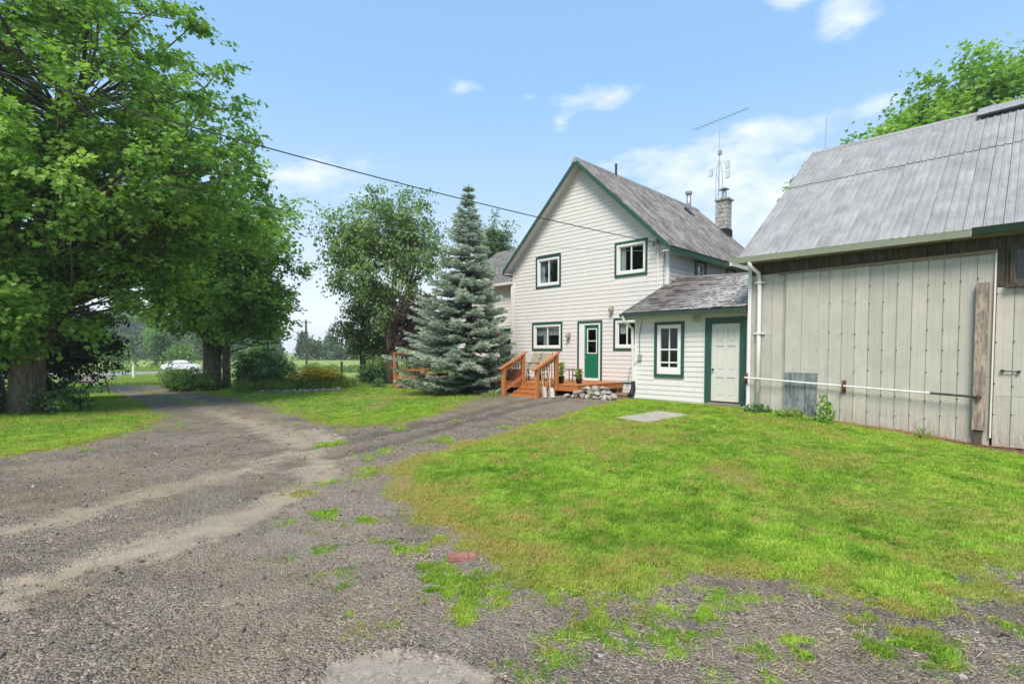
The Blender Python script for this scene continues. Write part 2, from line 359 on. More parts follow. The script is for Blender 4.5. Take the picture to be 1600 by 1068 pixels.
def H(x, y):
    x = np.asarray(x, float); y = np.asarray(y, float); n = np.zeros(x.shape); d = np.zeros(x.shape)
    for a, b, z in CP:
        r = math.hypot(a, b); s = 1.2+.06*r
        w_ = 1/(((x-a)**2+(y-b)**2)/(s*s)+1)**2.2; n += w_*z; d += w_
    return (n-1.2e-5)/(d+1e-5)
def h(x, y): return float(H(np.array([x]), np.array([y]))[0])
def W(s, c, z=0): return ((s+c)/math.sqrt(2), (c-s)/math.sqrt(2), z)
def sdist(px, py, poly):
    """signed distance to a polygon, positive inside"""
    poly = np.array(poly, float); d = np.full(px.shape, 1e9); ins = np.zeros(px.shape, bool); n = len(poly)
    for i in range(n):
        a = poly[i]; b = poly[(i+1)%n]; e = b-a; t = np.clip(((px-a[0])*e[0]+(py-a[1])*e[1])/(e@e), 0, 1)
        d = np.minimum(d, np.hypot(px-a[0]-t*e[0], py-a[1]-t*e[1]))
        cnd = (a[1] > py) != (b[1] > py)
        with np.errstate(divide='ignore', invalid='ignore'): xi = a[0]+(py-a[1])*e[0]/(e[1] if e[1] else 1e-9)
        ins ^= cnd & (px < xi)
    return np.where(ins, d, -d)
def ldist(px, py, line):
    d = np.full(px.shape, 1e9); tt = np.zeros(px.shape); acc = 0; sg = np.zeros(px.shape)
    for a, b in zip(line[:-1], line[1:]):
        a = np.array(a, float); b = np.array(b, float); e = b-a; l = math.hypot(*e); t = np.clip(((px-a[0])*e[0]+(py-a[1])*e[1])/(l*l), 0, 1)
        q = np.hypot(px-a[0]-t*e[0], py-a[1]-t*e[1]); m = q < d; d = np.where(m, q, d); tt = np.where(m, acc+t*l, tt)
        sg = np.where(m, ((px-a[0])*e[1]-(py-a[1])*e[0])/l, sg); acc += l
    return d, tt, sg
DRIVE_L = [(-9.18,5.0),(-8.48,8.52),(-8.22,9.45),(-8.39,11.27),(-8.72,12.78),(-9.75,14.62),(-12.5,17.95),(-21.1,27.7),(-30.6,37.82),(-42.5,48.8),(-47,56),(-90,52),(-90,-20),(-14,-20),(-13,0)]
G2 = [(-40,55),(-35.5,50.4),(-26.6,38.85),(-18.9,29.52),(-12.47,21.44),(-9.56,18.38),(-6.6,14.8),(-4.73,12.7),(-3.37,11.5),(-2.46,11.3),(-1.94,13.2),(-1.3,15.54),(-.9,17.1),(-1.0,19.37),(0,25),(30,40),(60,20),(60,70),(-20,72)]
G3 = [(-1.46,5.92),(-1.71,6.78),(-1.62,7.67),(-1.06,8.5),(-.24,9.63),(.74,11.92),(2.2,13.69),(3.2,15.4),(4.2,16),(8.83,8.88),(11.5,5.6),(14,2.5),(8,3),(5.27,4.43),(4.04,4.03),(3.48,3.75),(2.96,3.41),(2.61,3.45),(2.26,3.59),(1.8,3.59),(1.39,3.68),(.88,3.55),(.22,3.6),(-.29,3.85),(-.55,4.4),(-.96,4.78),(-1.3,5.34)]
STRIP = [(-29.2,40.2),(-21.0,30.2),(-13.3,21.0),(-10.0,17.7),(-10.9,17.0),(-14.5,20.9),(-22,29.7),(-29.9,39.6)]
TRK = [([(-5.19,4.61),(-4.95,4.95),(-4.66,5.66),(-4.35,6.59),(-3.86,7.38),(-3.53,8.88),(-3.28,9.42),(-4.4,11)], .3, 1),([(-4.5,2.2),(-3.48,3.46),(-3.34,3.86),(-3.17,4.37),(-2.89,4.92),(-2.66,5.61),(-2.6,6.52),(-2.92,7.81),(-3.92,9.56),(-5.48,11.62),(-8.06,14.45),(-12.0,19.3),(-19,28),(-29,39.2),(-38,49)], .3, 1),
 ([(-9.5,15.9),(-12.9,20.6),(-20.3,29.5),(-29,39.9)], .25, .6)]
RUT = [([(-2.84,8.15),(-2.05,9.19),(-1.15,11.59),(0,14.0),(1.49,15.6)], .25),([(-3.6,8.9),(-2.7,9.9),(-1.6,12.0),(-.55,14.6),(.7,16)], .25)]
TREAD = [([(-1.9,4.75),(-1.5,4.0),(-1.2,3.5)], .1),([(-.9,3.9),(-.3,3.35),(.15,2.95)], .13),([(-2.2,4.9),(-2.6,5.5),(-2.9,5.9)], .12),([(-4.6,8.6),(-3.9,9.6),(-3.8,11)], .12),([(-2.98,7.3),(-2.6,6.6),(-2.35,5.95),(-2.1,4.98),(-1.93,4.34)], .16),([(-3.7,6.4),(-2.9,5.4),(-2.3,4.75),(-1.68,4.2),(-1.14,3.79),(-.67,3.32),(-.3,2.99)], .15),([(-2.24,4.72),(-1.68,4.48),(-1.1,4.3)], .13),
 ([(-4.48,7.26),(-3.9,6.3),(-3.55,5.7),(-3.14,5.02)], .14),([(-4.2,7.4),(-3.6,6.6),(-3.3,6.0)], .1)]
PUD = [(-.95,2.3),(-1.0,2.75),(-.72,2.88),(-.36,2.84),(-.1,2.65),(-.05,2.3)]
def masks(x, y):
    r = np.hypot(x, y)
    n1 = fbm(x, y, 1.1, 3)-.5; n2 = fbm(x, y, 5.0, 11, 3)-.5; n3 = fbm(x, y, 14., 21, 2)-.5
    g1 = sdist(x, y, DRIVE_L); g2 = sdist(x, y, G2); g3 = sdist(x, y, G3); g4 = sdist(x, y, STRIP)-.1
    back = np.where((y > 17) & (x+y > 22.6) & (x > 1.5), 3., -9.)
    gd = np.maximum.reduce([g1, g2, g3, g4*.8-.12, back, np.where(r > 66, 2., -9.)])
    fq = np.clip(1-(r-14)/16, .12, 1)
    e = gd-.12*(1-fq)+(n1*.75+n2*.55+n3*.22)*fq
    # scattered tufts in the gravel by the edges
    tuft = np.clip((fbm(x, y, 2.6, 41, 3)-.60)*7, 0, 1)*np.clip(1+gd/1.5, 0, 1)*np.clip(n3*4+.75, 0, 1)
    tuft = np.maximum(tuft, np.clip((fbm(x, y, 3.2, 47, 3)-.5)*7, 0, 1)*np.clip(1.3-np.hypot((x-2.0)/1.9, (y-3.2)/.5), 0, 1)*np.clip(n3*5+.85, 0, 1))
    for a, b, q in [(-.25,3.6,.22),(-.6,3.95,.13),(-2.5,6.1,.14),(-1.95,5.3,.1),(-3.2,9.2,.18),(2.35,2.95,.15),(2.05,2.85,.09),(-2.0,6.9,.12),(-8.3,7.6,.25),(-.3,3.3,.1),(-1.45,5.1,.09),(-2.2,7.8,.1)]:
        tuft = np.maximum(tuft, np.clip(1.3-np.hypot(x-a, y-b)/q+n3*3+n2, 0, 1))
    grass = np.maximum(np.clip(e/.28+.3, 0, 1), np.where((gd < .3) & (r < 20), tuft, 0))
    # dryness: ragged edges and the worn patch on the bank
    dry = np.clip(1-np.abs(gd+n1*.9-.15)/.7, 0, 1)*.6*np.clip(n2*3+.8, 0, 1)
    dry = np.maximum(dry, np.clip(1.3-np.hypot((x-1.8)/1.7, (y-9.6)/1.6)+n1*2.6+n2*1.5, 0, 1)*.8)
    dry = np.maximum(dry, np.clip(1.2-np.hypot((x-3.9)/1.3, (y-5.6)/.9)+n1*2.2, 0, 1)*.6)
    dry = np.maximum(dry, np.clip(1.1-np.hypot((x+.3)/1.2, (y-4.7)/.7)+n1*1.8, 0, 1)*.7)
    dry = np.maximum(dry, np.clip(fbm(x, y, 1.3, 61)-.5, 0, 1)*2.8)
    dry = np.maximum(dry, np.clip(1.2-np.abs(g3+n1*.8-.2)/.34, 0, 1)*np.clip((1.2-x)/1.2, 0, 1)*np.clip(y/1.5-2, 0, 1)*1.1)
    dry = np.clip(dry+n2*.35, 0, 1)
    straw = np.clip(1.4-np.abs(y-(43+(x+10)*.05))/4.2+n1, 0, 1)*np.clip((x+30)/3, 0, 1)
    field = np.clip((y-33+n1*2)/1.5, 0, 1)*np.where(x > -.62*y-7, 1., 0.)
    field = np.maximum(field, np.clip((r-70)/5, 0, 1))
    trk = np.zeros(x.shape)
    for ln, wd, am in TRK:
        d, t, sg = ldist(x, y, ln); trk = np.maximum(trk, np.clip(1.15-d/(wd*(1+.02*r)*1.0)+n2*2.2+n1*1.0, 0, 1)*am*np.clip(1.2-.025*r, .45, 1))
    rut = np.zeros(x.shape)
    for ln, wd in RUT:
        d, t, sg = ldist(x, y, ln); rut = np.maximum(rut, np.clip(1.2-d/wd+n2*.6, 0, 1))
    tread = np.zeros(x.shape); trm = np.zeros(x.shape)
    for ln, wd in TREAD:
        d, t, sg = ldist(x, y, ln); m = np.clip((wd-d)/.03, 0, 1)*np.clip((fbm(x, y, 1.6, 5)-.3)*2.2+n2*1.2+.1, 0, 1)
        tread = np.maximum(tread, m*(.5+.5*np.sin(sg*2*math.pi/.062+.25*np.sin(t*60)))); trm = np.maximum(trm, m)
    pud = np.clip(sdist(x, y, PUD)/.07+n2*1.0+.4, 0, 1)
    grass = grass*(1-np.clip(pud*2, 0, 1))
    sand = np.clip(1.35-np.hypot((x+1.7)/1.5, (y-5.6)/2.2)+n1*1.6+n2*.6, 0, 1)*.8; sand = np.maximum(sand, np.clip(1.2-np.hypot((x+.6)/.9, (y-3.6)/.9)+n1*1.4, 0, 1)*.8)
    sand = np.maximum(sand, np.clip((fbm(x, y, .8, 71)-.52)*6, 0, 1)*.6)
    olive = np.clip(1.2-np.hypot((x+5.2)/2.2, (y-6.4)/1.3)+n1*1.8, 0, 1); olive = np.maximum(olive, np.clip((fbm(x, y, 1.0, 83)-.55)*7, 0, 1)*.6)*np.clip(.6+n2*2.5, 0, 1)
    sand = sand*(1-grass); olive = olive*(1-grass)*(r < 25)
    return dict(grass=grass, dry=dry*.82, straw=straw, field=field, trk=trk*(1-grass), rut=rut*(1-grass), tread=tread, trm=trm, pud=pud, gd=gd, sand=sand, olive=olive)
ang = np.concatenate([np.arange(-180, -52, 4.), np.linspace(-52, 52, 640), np.arange(56, 180.1, 4.)]); ang = np.radians(ang)
rad = np.concatenate([[.02,.6,1.2], np.geomspace(1.75, 14, 300), np.geomspace(14.3, 60, 90), np.geomspace(63, 900, 28)])
A, RR = np.meshgrid(ang, rad, indexing='ij'); GX = RR*np.sin(A); GY = RR*np.cos(A)
MK = masks(GX, GY); GZ = H(GX, GY)
nr = np.clip(1-RR/30, 0, 1)
GZ = GZ+(fbm(GX, GY, 1.3, 31)-.5)*.05*nr+(fbm(GX, GY, 9, 33, 3)-.5)*.018*nr+(fbm(GX*.5+GY*.87, GY*.5-GX*.87, 3.4, 35, 4)-.5)*.05*nr*(1-MK['grass'])*(1-MK['sand']*.6)-MK['trk']*.02*nr-MK['rut']*.045+MK['tread']*.012-MK['trm']*.006-MK['pud']*.02+np.clip(MK['gd']+.1, 0, .4)*.09*nr*MK['grass']
GZ[:, :3] = GZ[:, 3:4].mean()
nA, nR = A.shape; idx = np.arange(nA*nR).reshape(nA, nR)
F4 = np.stack([idx[:-1,:-1], idx[:-1,1:], idx[1:,1:], idx[1:,:-1]], -1).reshape(-1, 4)[:, ::-1]
def f(N, b):
    v = N.coord(); g = N.attr('grass'); dry = N.attr('dry'); trk = N.attr('trk'); fld = N.attr('field'); stw = N.attr('straw'); pud = N.attr('pud'); rut = N.attr('rut'); trm = N.attr('trm')
    big = N.noise(.8, 5, .6, v); med = N.noise(7, 5, .65, v); chip = N.voro(62, v, out='Color'); chd = N.voro(62, v); ch2 = N.voro(150, v, out='Color'); sp = N.n.new('ShaderNodeSeparateColor'); N.L.new(chip, sp.inputs[0]); sp2 = N.n.new('ShaderNodeSeparateColor'); N.L.new(ch2, sp2.inputs[0])
    gr = N.ramp(sp.outputs[0], [(0, (.03,.024,.019)), (.4, (.155,.125,.098)), (.8, (.35,.285,.222)), (1, (.7,.59,.45))])
    gr2 = N.ramp(sp2.outputs[0], [(0, (.06,.049,.04)), (.6, (.26,.212,.168)), (1, (.54,.45,.34))])
    gr = N.mix(N.step(med, .4, .6), gr, gr2)
    gr = N.mix(N.math('MULTIPLY', N.step(big, .4, .62), .55), gr, (.31,.23,.15))
    gr = N.mix(N.math('MULTIPLY', N.step(N.noise(1.7, 6, .7, v), .48, .62), .5), gr, (.09,.076,.064))
    gr = N.mix(N.math('MULTIPLY', N.step(N.noise(.55, 7, .75, v), .5, .6), .45), gr, N.mix(N.noise(50, 3, .8, v), (.03,.026,.022), (.22,.19,.155)))
    gr = N.mix(N.math('MULTIPLY', trk, .6), gr, N.mix(N.noise(30, 4, .7, v), (.3,.24,.165), (.52,.43,.3)))
    sand = N.attr('sand'); gr = N.mix(N.math('MULTIPLY', sand, N.step(N.noise(4, 6, .75, v), .3, .62)), gr, N.mix(N.noise(45, 4, .8, v), (.17,.135,.1), (.48,.395,.3)))
    ol = N.attr('olive'); gr = N.mix(N.math('MULTIPLY', ol, .62), gr, N.mix(N.noise(22, 5, .8, v), (.07,.055,.03), (.3,.235,.13)))
    gr = N.mix(N.math('MULTIPLY', rut, .6), gr, (.085,.072,.06))
    gr = N.mix(N.math('MULTIPLY', trm, .35), gr, (.38,.33,.27)); gr = N.mix(N.math('MULTIPLY', N.math('MULTIPLY', trm, N.math('SUBTRACT', 1.0, N.attr("tread"))), .45), gr, (.12,.105,.09))
    pu = N.math('MULTIPLY', pud, N.step(N.noise(14, 4, .6, v), .25, .5)); gr = N.mix(N.math('MULTIPLY', pu, .6), gr, (.33,.285,.235))
    soil = N.mix(N.noise(11, 5, .7, v), (.08,.15,.02), (.16,.29,.035)); soil = N.mix(dry, soil, N.mix(med, (.42,.31,.13), (.28,.2,.09)))
    c = N.mix(g, gr, soil)
    fc = N.mix(N.noise(.35, 6, .65, v), (.16,.26,.04), (.36,.42,.1)); fc = N.mix(stw, fc, (.5,.4,.2)); c = N.mix(fld, c, fc)
    N.put(b.inputs['Base Color'], c)
    ro = N.mix(pu, (.88,.88,.88), (.6,.6,.6)); N.put(b.inputs['Roughness'], ro); b.inputs['Specular IOR Level'].default_value = .35
    hh = N.math('ADD', N.math('MULTIPLY', chd, -1.0), N.math('MULTIPLY', med, .8)); st = N.math('MULTIPLY', N.math('SUBTRACT', 1.0, N.math('MULTIPLY', trk, .6)), N.math('SUBTRACT', 1.0, N.math('MULTIPLY', pu, .9)))
    bp = N.n.new('ShaderNodeBump'); bp.inputs['Distance'].default_value = .02; N.put(bp.inputs['Strength'], st); N.put(bp.inputs['Height'], hh); N.L.new(bp.outputs[0], b.inputs['Normal'])
M_ground = mat('gravel_and_turf_ground', rough=.9, build=f)
gme = np_mesh('ground', np.stack([GX, GY, GZ], -1).reshape(-1, 3), F4, {k: MK[k].ravel() for k in ('grass','dry','straw','field','trk','rut','trm','pud','tread','sand','olive')}, smooth=True)
flat_obj('ground', gme, None, M_ground)['kind'] = 'structure'

# country road beyond the lawn
def f(N, b):
    v = N.coord(); N.put(b.inputs['Base Color'], N.mix(N.noise(6, 5, .6, v), (.22,.22,.21), (.32,.31,.3)))
rl = [(-120,22),(-90,38),(-60,51.5),(-45,58),(-30,65),(0,80),(40,100),(90,125)]
mb = MB(); P_ = [];
for i, (x, y) in enumerate(rl):
    a = rl[max(i-1, 0)]; b_ = rl[min(i+1, len(rl)-1)]; d = Vector((b_[0]-a[0], b_[1]-a[1])).normalized(); nx, ny = -d.y, d.x
    P_.append([(x+nx*o_, y+ny*o_, h(x, y)+z_) for o_, z_ in ((-4.2,-.4),(-3.2,.12),(3.2,.12),(4.2,-.4))])
vs = [p for q in P_ for p in q]; fs = [(i*4+k, i*4+k+1, i*4+k+5, i*4+k+4) for i in range(len(rl)-1) for k in range(3)]
mb.add(vs, fs).build('road', mat('worn_asphalt', rough=.85, build=f))['kind'] = 'structure'
#@@STRUCT@@

# ------------------------------------------------------------------ builder for buildings in the farm's own grid: s runs along the fronts, c away from the yard
class Bld:
    def __init__(s, name, s0, c0, z0, label, cat):
        s.o = (s0, c0, z0); s.root = empty(name, W(s0, c0, z0), R(-45), label, cat)
    def mb(s): return MB(s.o)
def siding_course(B, name, m, segs, z0, z1, c, axis='s', lip=.016, side=-1):
    """one clapboard: segs = [(a0bottom,a1bottom,a0top,a1top)], leaning out at its lower edge; side -1 faces the yard"""
    for a0, a1, b0, b1 in segs:
        mb = B.mb(); q = []
        for (u0, u1, z, t) in ((a0, a1, z0, lip), (b0, b1, z1, .003)):
            f_ = c+side*t; k = c+side*-.006
            if axis == 's': q += [(u0, f_, z), (u1, f_, z), (u1, k, z), (u0, k, z)]
            else: q += [(f_, u0, z), (f_, u1, z), (k, u1, z), (k, u0, z)]
        mb.hexa(q); mb.build(name, m, B.root)
def cut(a, b, z0, z1, ops):
    segs = [(a, b)]
    for (o0, o1, oz0, oz1) in ops:
        if oz1 > z0+.01 and oz0 < z1-.01:
            n = []
            for p, q in segs:
                if o1 <= p or o0 >= q: n.append((p, q)); continue
                if p < o0: n.append((p, o0))
                if q > o1: n.append((o1, q))
            segs = n
    return [s_ for s_ in segs if s_[1]-s_[0] > .02]
def wallgrid(mb, a, b, z0, z1, ops, c0, c1, axis='s'):
    zs = sorted({z0, z1, *[min(max(z, z0), z1) for o in ops for z in o[2:]]})
    for p, q in zip(zs[:-1], zs[1:]):
        for u, v in cut(a, b, p, q, ops):
            if axis == 's': mb.box(u, v, c0, c1, p, q)
            else: mb.box(c0, c1, u, v, p, q)
def frame_box(mb, a0, a1, z0, z1, w_, c0, c1, axis='s', sill=True):
    def bx(u, v, p, q):
        if axis == 's': mb.box(u, v, c0, c1, p, q)
        else: mb.box(c0, c1, u, v, p, q)
    bx(a0, a0+w_, z0, z1); bx(a1-w_, a1, z0, z1); bx(a0+w_, a1-w_, z1-w_, z1)
    if sill: bx(a0+w_, a1-w_, z0, z0+w_)
def slider(B, s0, s1, z0, z1, c, curtain=None, axis='s'):
    """sliding window: green casing (part) > white frame, sashes, panes"""
    mb = B.mb(); frame_box(mb, s0, s1, z0, z1, .075, c-.035, c+.02, axis); t = mb.build('window', M_green, B.root)
    def pt(name, m, fn):
        q = MB(B.o); fn(q); o = q.build(name, m, t); return o
    def b(q, u, v, p, r, d0, d1):
        if axis == 's': q.box(u, v, d0, d1, p, r)
        else: q.box(d0, d1, u, v, p, r)
    a0, a1, y0, y1 = s0+.077, s1-.077, z0+.077, z1-.077
    pt('window_frame', M_wht, lambda q: frame_box(q, a0, a1, y0, y1, .085, c-.022, c+.09, axis))
    mid = (a0+a1)/2; i0, i1, j0, j1 = a0+.087, a1-.087, y0+.087, y1-.087
    for (u, v, d) in ((i0, mid+.02, .03), (mid-.02, i1, .06)):
        pt('sash', M_wht, lambda q: frame_box(q, u, v, j0, j1, .04, c+d-.012, c+d+.012, axis))
        pt('pane', M_glass, lambda q: b(q, u+.042, v-.042, j0+.042, j1-.042, c+d-.003, c+d+.003))
    if curtain:
        for (u, v, p, r, m_) in curtain:
            q = MB(B.o); n = 14
            vs = []; 
            for k in range(n+1):
                x = u+(v-u)*k/n; d = c+.115+.018*math.sin(k*2.4); vs += [(x, d, p+.02*math.sin(k*1.9)), (x, d, r)]
            q.add(vs, [(2*k, 2*k+2, 2*k+3, 2*k+1) for k in range(n)]); q.build('curtain', m_, t)
    return t
def roof_sheets(B, name, m, e0, e1, up, run, width, rib, ribh=.025, jitter=0, gap=.001):
    """sheets laid side by side from e0 to e1 (eave line) running up the slope along up*run; each an object with its ribs"""
    e0 = Vector(e0); e1 = Vector(e1); d = (e1-e0); Ln = d.length; d.normalize(); up = Vector(up).normalized(); nrm = d.cross(up).normalized()
    if nrm.z < 0: nrm = -nrm
    k = max(1, round(Ln/width)); wd = Ln/k; outs = []
    for i in range(k):
        mb = B.mb(); prof = []; nr_ = max(1, round(wd/rib)); rw = wd/nr_; a = i*wd
        for j in range(nr_): prof += [(a+j*rw+(gap if j == 0 else 0), 0), (a+j*rw+gap+.008, ribh), (a+j*rw+gap+.03, ribh), (a+j*rw+gap+.045, .0)]
        prof.append((a+wd-gap, 0))
        j0 = random.uniform(-1, 1)*jitter; j1 = random.uniform(-1, 1)*jitter; tl = random.uniform(0, .004)
        vs = []
        for t in (0, 1):
            off = up*(j0 if t == 0 else run+j1)
            for (x, z) in prof: vs.append(tuple(e0+d*x+off+nrm*(z+tl)))
        q = len(prof)
        for t in (0, 1):
            off = up*(j0 if t == 0 else run+j1)
            for (x, z) in prof: vs.append(tuple(e0+d*x+off+nrm*(-.012)))
        fs = [(j, j+1, q+j+1, q+j) for j in range(q-1)]+[(j+1, j, 2*q+j, 2*q+j+1) for j in range(q-1)]+[(2*q+j+1, 2*q+j, 3*q+j, 3*q+j+1) for j in range(q-1)]
        fs += [(0, q, 3*q, 2*q), (q-1, 3*q-1, 4*q-1, 2*q-1), ]
        outs.append(mb.add(vs, fs).build(name, m, B.root))
    return outs

# ================================================================== farmhouse
FC = 15.54; SL, SR, SM = -15.43, -8.38, -11.9; CB = 24.7
ZR = 8.58; PIT = .955
def rz(s): return ZR-PIT*abs(s-SM)          # underside line of the main roof
Fh = Bld('farmhouse', -11.9, 15.54, .2, 'two storey white clapboard farmhouse with steep grey roof and green trimmed windows', 'house')
opsF = [(-14.16,-12.86,4.19,5.43),(-10.42,-9.13,4.27,5.47),(-14.36,-12.78,1.72,2.82),(-12.04,-10.93,.62,2.8),(-10.45,-9.4,1.72,2.85)]
inner = [(a+.08, b-.08, c+.08, d-.08) for a, b, c, d in opsF]
mb = Fh.mb(); wallgrid(mb, SL+.02, SR-.02, .15, 5.1, inner, FC+.008, FC+.14)
zt = 5.1
for i in range(8):
    z0 = zt+i*(8.4-zt)/8; z1 = zt+(i+1)*(8.4-zt)/8; hw0 = (ZR-z0)/PIT-.06; hw1 = max((ZR-z1)/PIT-.06, .05)
    ops = [o for o in inner if o[3] > z0]
    segs = cut(SM-hw0, SM+hw0, z0, z1, ops)
    for u, v in segs:
        lo = u if u > SM-hw0+.001 else None; hi = v if v < SM+hw0-.001 else None
        u1 = u if lo else SM-hw1; v1 = v if hi else SM+hw1
        if u < SM-hw0+.001: u0 = SM-hw0
        u0 = max(u, -99)
        mb.hexa([(u, FC+.008, z0), (v, FC+.008, z0), (v, FC+.14, z0), (u, FC+.14, z0), (max(u, u1), FC+.008, z1), (min(v, v1), FC+.008, z1), (min(v, v1), FC+.14, z1), (max(u, u1), FC+.14, z1)])
mb.build('front_wall', M_siding, Fh.root)
# side and back walls
opsS = [(17.4,18.28,4.0,4.95),(20.04,20.92,4.1,4.95)]
mb = Fh.mb(); wallgrid(mb, FC+.14, CB, .1, 5.12, [(a+.08, b-.08, c+.08, d-.08) for a, b, c, d in opsS], SR-.14, SR-.008, axis='c'); mb.build('side_wall', M_siding, Fh.root)
mb = Fh.mb(); mb.box(SL+.008, SL+.14, FC+.14, CB, .1, 5.12); mb.box(SL+.14, SR-.14, CB-.13, CB, .1, 5.1)
mb.add([(SL, CB-.12, 5.1), (SR, CB-.12, 5.1), (SM, CB-.12, ZR-.05), (SL, CB, 5.1), (SR, CB, 5.1), (SM, CB, ZR-.05)], [(0,1,2), (5,4,3), (0,3,4,1), (1,4,5,2), (2,5,3,0)])
mb.build('rear_wall', M_siding, Fh.root)
mb = Fh.mb(); mb.box(SL+.16, SR-.16, FC+.16, CB-.15, .5, .6); mb.box(SL+.16, SR-.16, FC+.2, CB-.15, 3.3, 3.45); mb.box(SL+.16, SR-.16, FC+2.6, FC+2.7, .6, 5.0); mb.build('floor', M_int, Fh.root)
# clapboards, one by one
pz = .146; z = .22
while z < 8.35:
    z1 = z+pz
    def lim(zz): hw = (ZR-.07-zz)/PIT; return max(SL, SM-hw), min(SR, SM+hw)
    a0, b0 = lim(z); a1, b1 = lim(z1)
    segs = cut(a0, b0, z, z1, opsF); out = []
    for u, v in segs:
        out.append((u, v, a1 if u == a0 else u, b1 if v == b0 else v))
    if b1-a1 > .15 and out: siding_course(Fh, 'siding_board', M_siding, out, z, z1-.001, FC)
    if z < 5.05:
        segs = cut(FC, CB, z, z1, opsS)
        if segs: siding_course(Fh, 'siding_board', M_siding, [(u, v, u, v) for u, v in segs], z, z1-.001, SR, axis='c', side=1)
    z = z1
mb = Fh.mb()
for s_ in (SL, SR): mb = Fh.mb(); mb.box(s_-.035, s_+.035, FC-.035, FC+.035, .2, 5.12 if s_ == SR else 5.0); mb.build('corner_trim', M_wht, Fh.root)
# main roof: two slopes of corrugated sheets, soffits, fascias
EV = 3.82; C0, C1 = 15.13, 25.0; q = PIT; ln = math.hypot(1, q)
ez = ZR+.09-q*EV
roof_sheets(Fh, 'roof_sheet', M_oldroof, (SM+EV, C0, ez), (SM+EV, C1, ez), (-1, 0, q), EV*ln, .6, .2, .038)
roof_sheets(Fh, 'roof_sheet', M_oldroof, (SM-EV, C1, ez), (SM-EV, C0, ez), (1, 0, q), EV*ln, .6, .2, .038)
mb = Fh.mb(); mb.add([(SM-.16, C0-.02, ZR+.12-.16*q), (SM, C0-.02, ZR+.17), (SM+.16, C0-.02, ZR+.12-.16*q), (SM-.16, C1+.02, ZR+.12-.16*q), (SM, C1+.02, ZR+.17), (SM+.16, C1+.02, ZR+.12-.16*q)], [(0,3,4,1), (1,4,5,2), (2,1,0), (3,5,4), (0,2,5,3)]).build('ridge_cap', M_oldroof, Fh.root)
def sloped(mb, sgn, d0, d1, t0, t1, c0, c1):
    """slab under the roof slope: horizontal distance d0..d1 from the ridge, t below the roof plane"""
    p = []
    for t in (t1, t0):
        for d, c in ((d0, c0), (d1, c0), (d1, c1), (d0, c1)): p.append((SM+sgn*d, c, ZR+.07-q*d-t))
    mb.hexa(p)
for sg in (-1, 1):
    mb = Fh.mb(); sloped(mb, sg, 0.0 if sg > 0 else .02, EV-.02, 0, .17, C0-.0, C0+.028); mb.build('rake_fascia', M_green, Fh.root)
    mb = Fh.mb(); sloped(mb, sg, .02, EV-.05, .06, .1, C0+.03, FC-.002); mb.build('rake_soffit', M_soffit, Fh.root)
    mb = Fh.mb(); sloped(mb, sg, .02, EV-.1, .1, .2, FC-.03, FC-.018); mb.build('frieze_board', M_soffit, Fh.root)
    mb = Fh.mb(); sx = SM+sg*(EV-.015); mb.box(min(sx, sx-sg*.03), max(sx, sx-sg*.03), C0+.03, C1-.03, ez-.19, ez-.025); mb.build('eave_fascia', M_green, Fh.root)
    mb = Fh.mb(); a, b = sorted((SM+sg*(EV-.05), (SR if sg > 0 else SL))); mb.box(a, b, C0+.03, C1-.03, ez-.15, ez-.12); mb.build('eave_soffit', M_soffit, Fh.root)
mb = Fh.mb(); mb.box(SM+EV+.0, SM+EV+.11, 19.6, C1, ez-.15, ez-.02); mb.build('eave_gutter', M_cream, Fh.root)
# windows
slider(Fh, *opsF[0], FC, [(-14.05,-13.8,4.3,5.35,M_lace)]); slider(Fh, *opsF[1], FC, [(-10.3,-10.05,4.4,5.35,M_lace)])
slider(Fh, *opsF[2], FC, [(-13.56,-12.9,2.32,2.7,M_lace),(-14.25,-13.62,2.3,2.7,M_lace),(-13.85,-13.66,1.84,2.32,M_lace)])
slider(Fh, *opsF[4], FC, [(-10.25,-9.95,2.3,2.72,M_lace)])
for o in opsS:
    mb = Fh.mb(); frame_box(mb, o[0], o[1], o[2], o[3], .16, SR-.02, SR+.04, 'c'); t = mb.build('window', M_green, Fh.root)
    q_ = Fh.mb(); frame_box(q_, o[0]+.16, o[1]-.16, o[2]+.16, o[3]-.16, .07, SR-.08, SR+.02, 'c'); q_.box(SR-.06, SR-.01, o[0]+.23, o[1]-.23, (o[2]+o[3])/2-.025, (o[2]+o[3])/2+.025); q_.build('window_frame', M_wht, t)
    q_ = Fh.mb(); q_.box(SR-.05, SR-.044, o[0]+.23, o[1]-.23, o[2]+.23, o[3]-.23); q_.build('pane', M_glass, t)
# green back door
def door_parts(B, s0, s1, z0, z1, c, trim, tw, frame_m, door_m, fw=.14):
    mb = B.mb(); frame_box(mb, s0, s1, z0, z1, tw, c-.04, c+.02, sill=False); t = mb.build('door_casing', trim, B.root)
    return t
dc = door_parts(Fh, -12.04, -10.93, .62, 2.8, FC, M_green, .07, None, None)
mb = Fh.mb(); mb.box(-11.968, -11.73, FC-.02, FC+.06, .64, 2.728); mb.box(-11.085, -11.002, FC-.02, FC+.06, .64, 2.728); mb.box(-11.73, -11.085, FC-.02, FC+.06, 2.65, 2.728); mb.box(-11.73, -11.085, FC-.05, FC+.06, .62, .68); mb.build('door_frame', M_wht, dc)
mb = Fh.mb(); D0, D1 = -11.728, -11.087
mb.box(D0, D0+.12, FC+.02, FC+.06, .68, 2.648); mb.box(D1-.1, D1, FC+.02, FC+.06, .68, 2.648); mb.box(D0+.12, D1-.1, FC+.02, FC+.06, 2.5, 2.648); mb.box(D0+.12, D1-.1, FC+.02, FC+.06, .68, 1.62)
for u in (D0+.15, D0+.38): mb.box(u, u+.17, FC+.012, FC+.022, .82, 1.28)
dr = mb.build('door', M_gdoor, Fh.root)
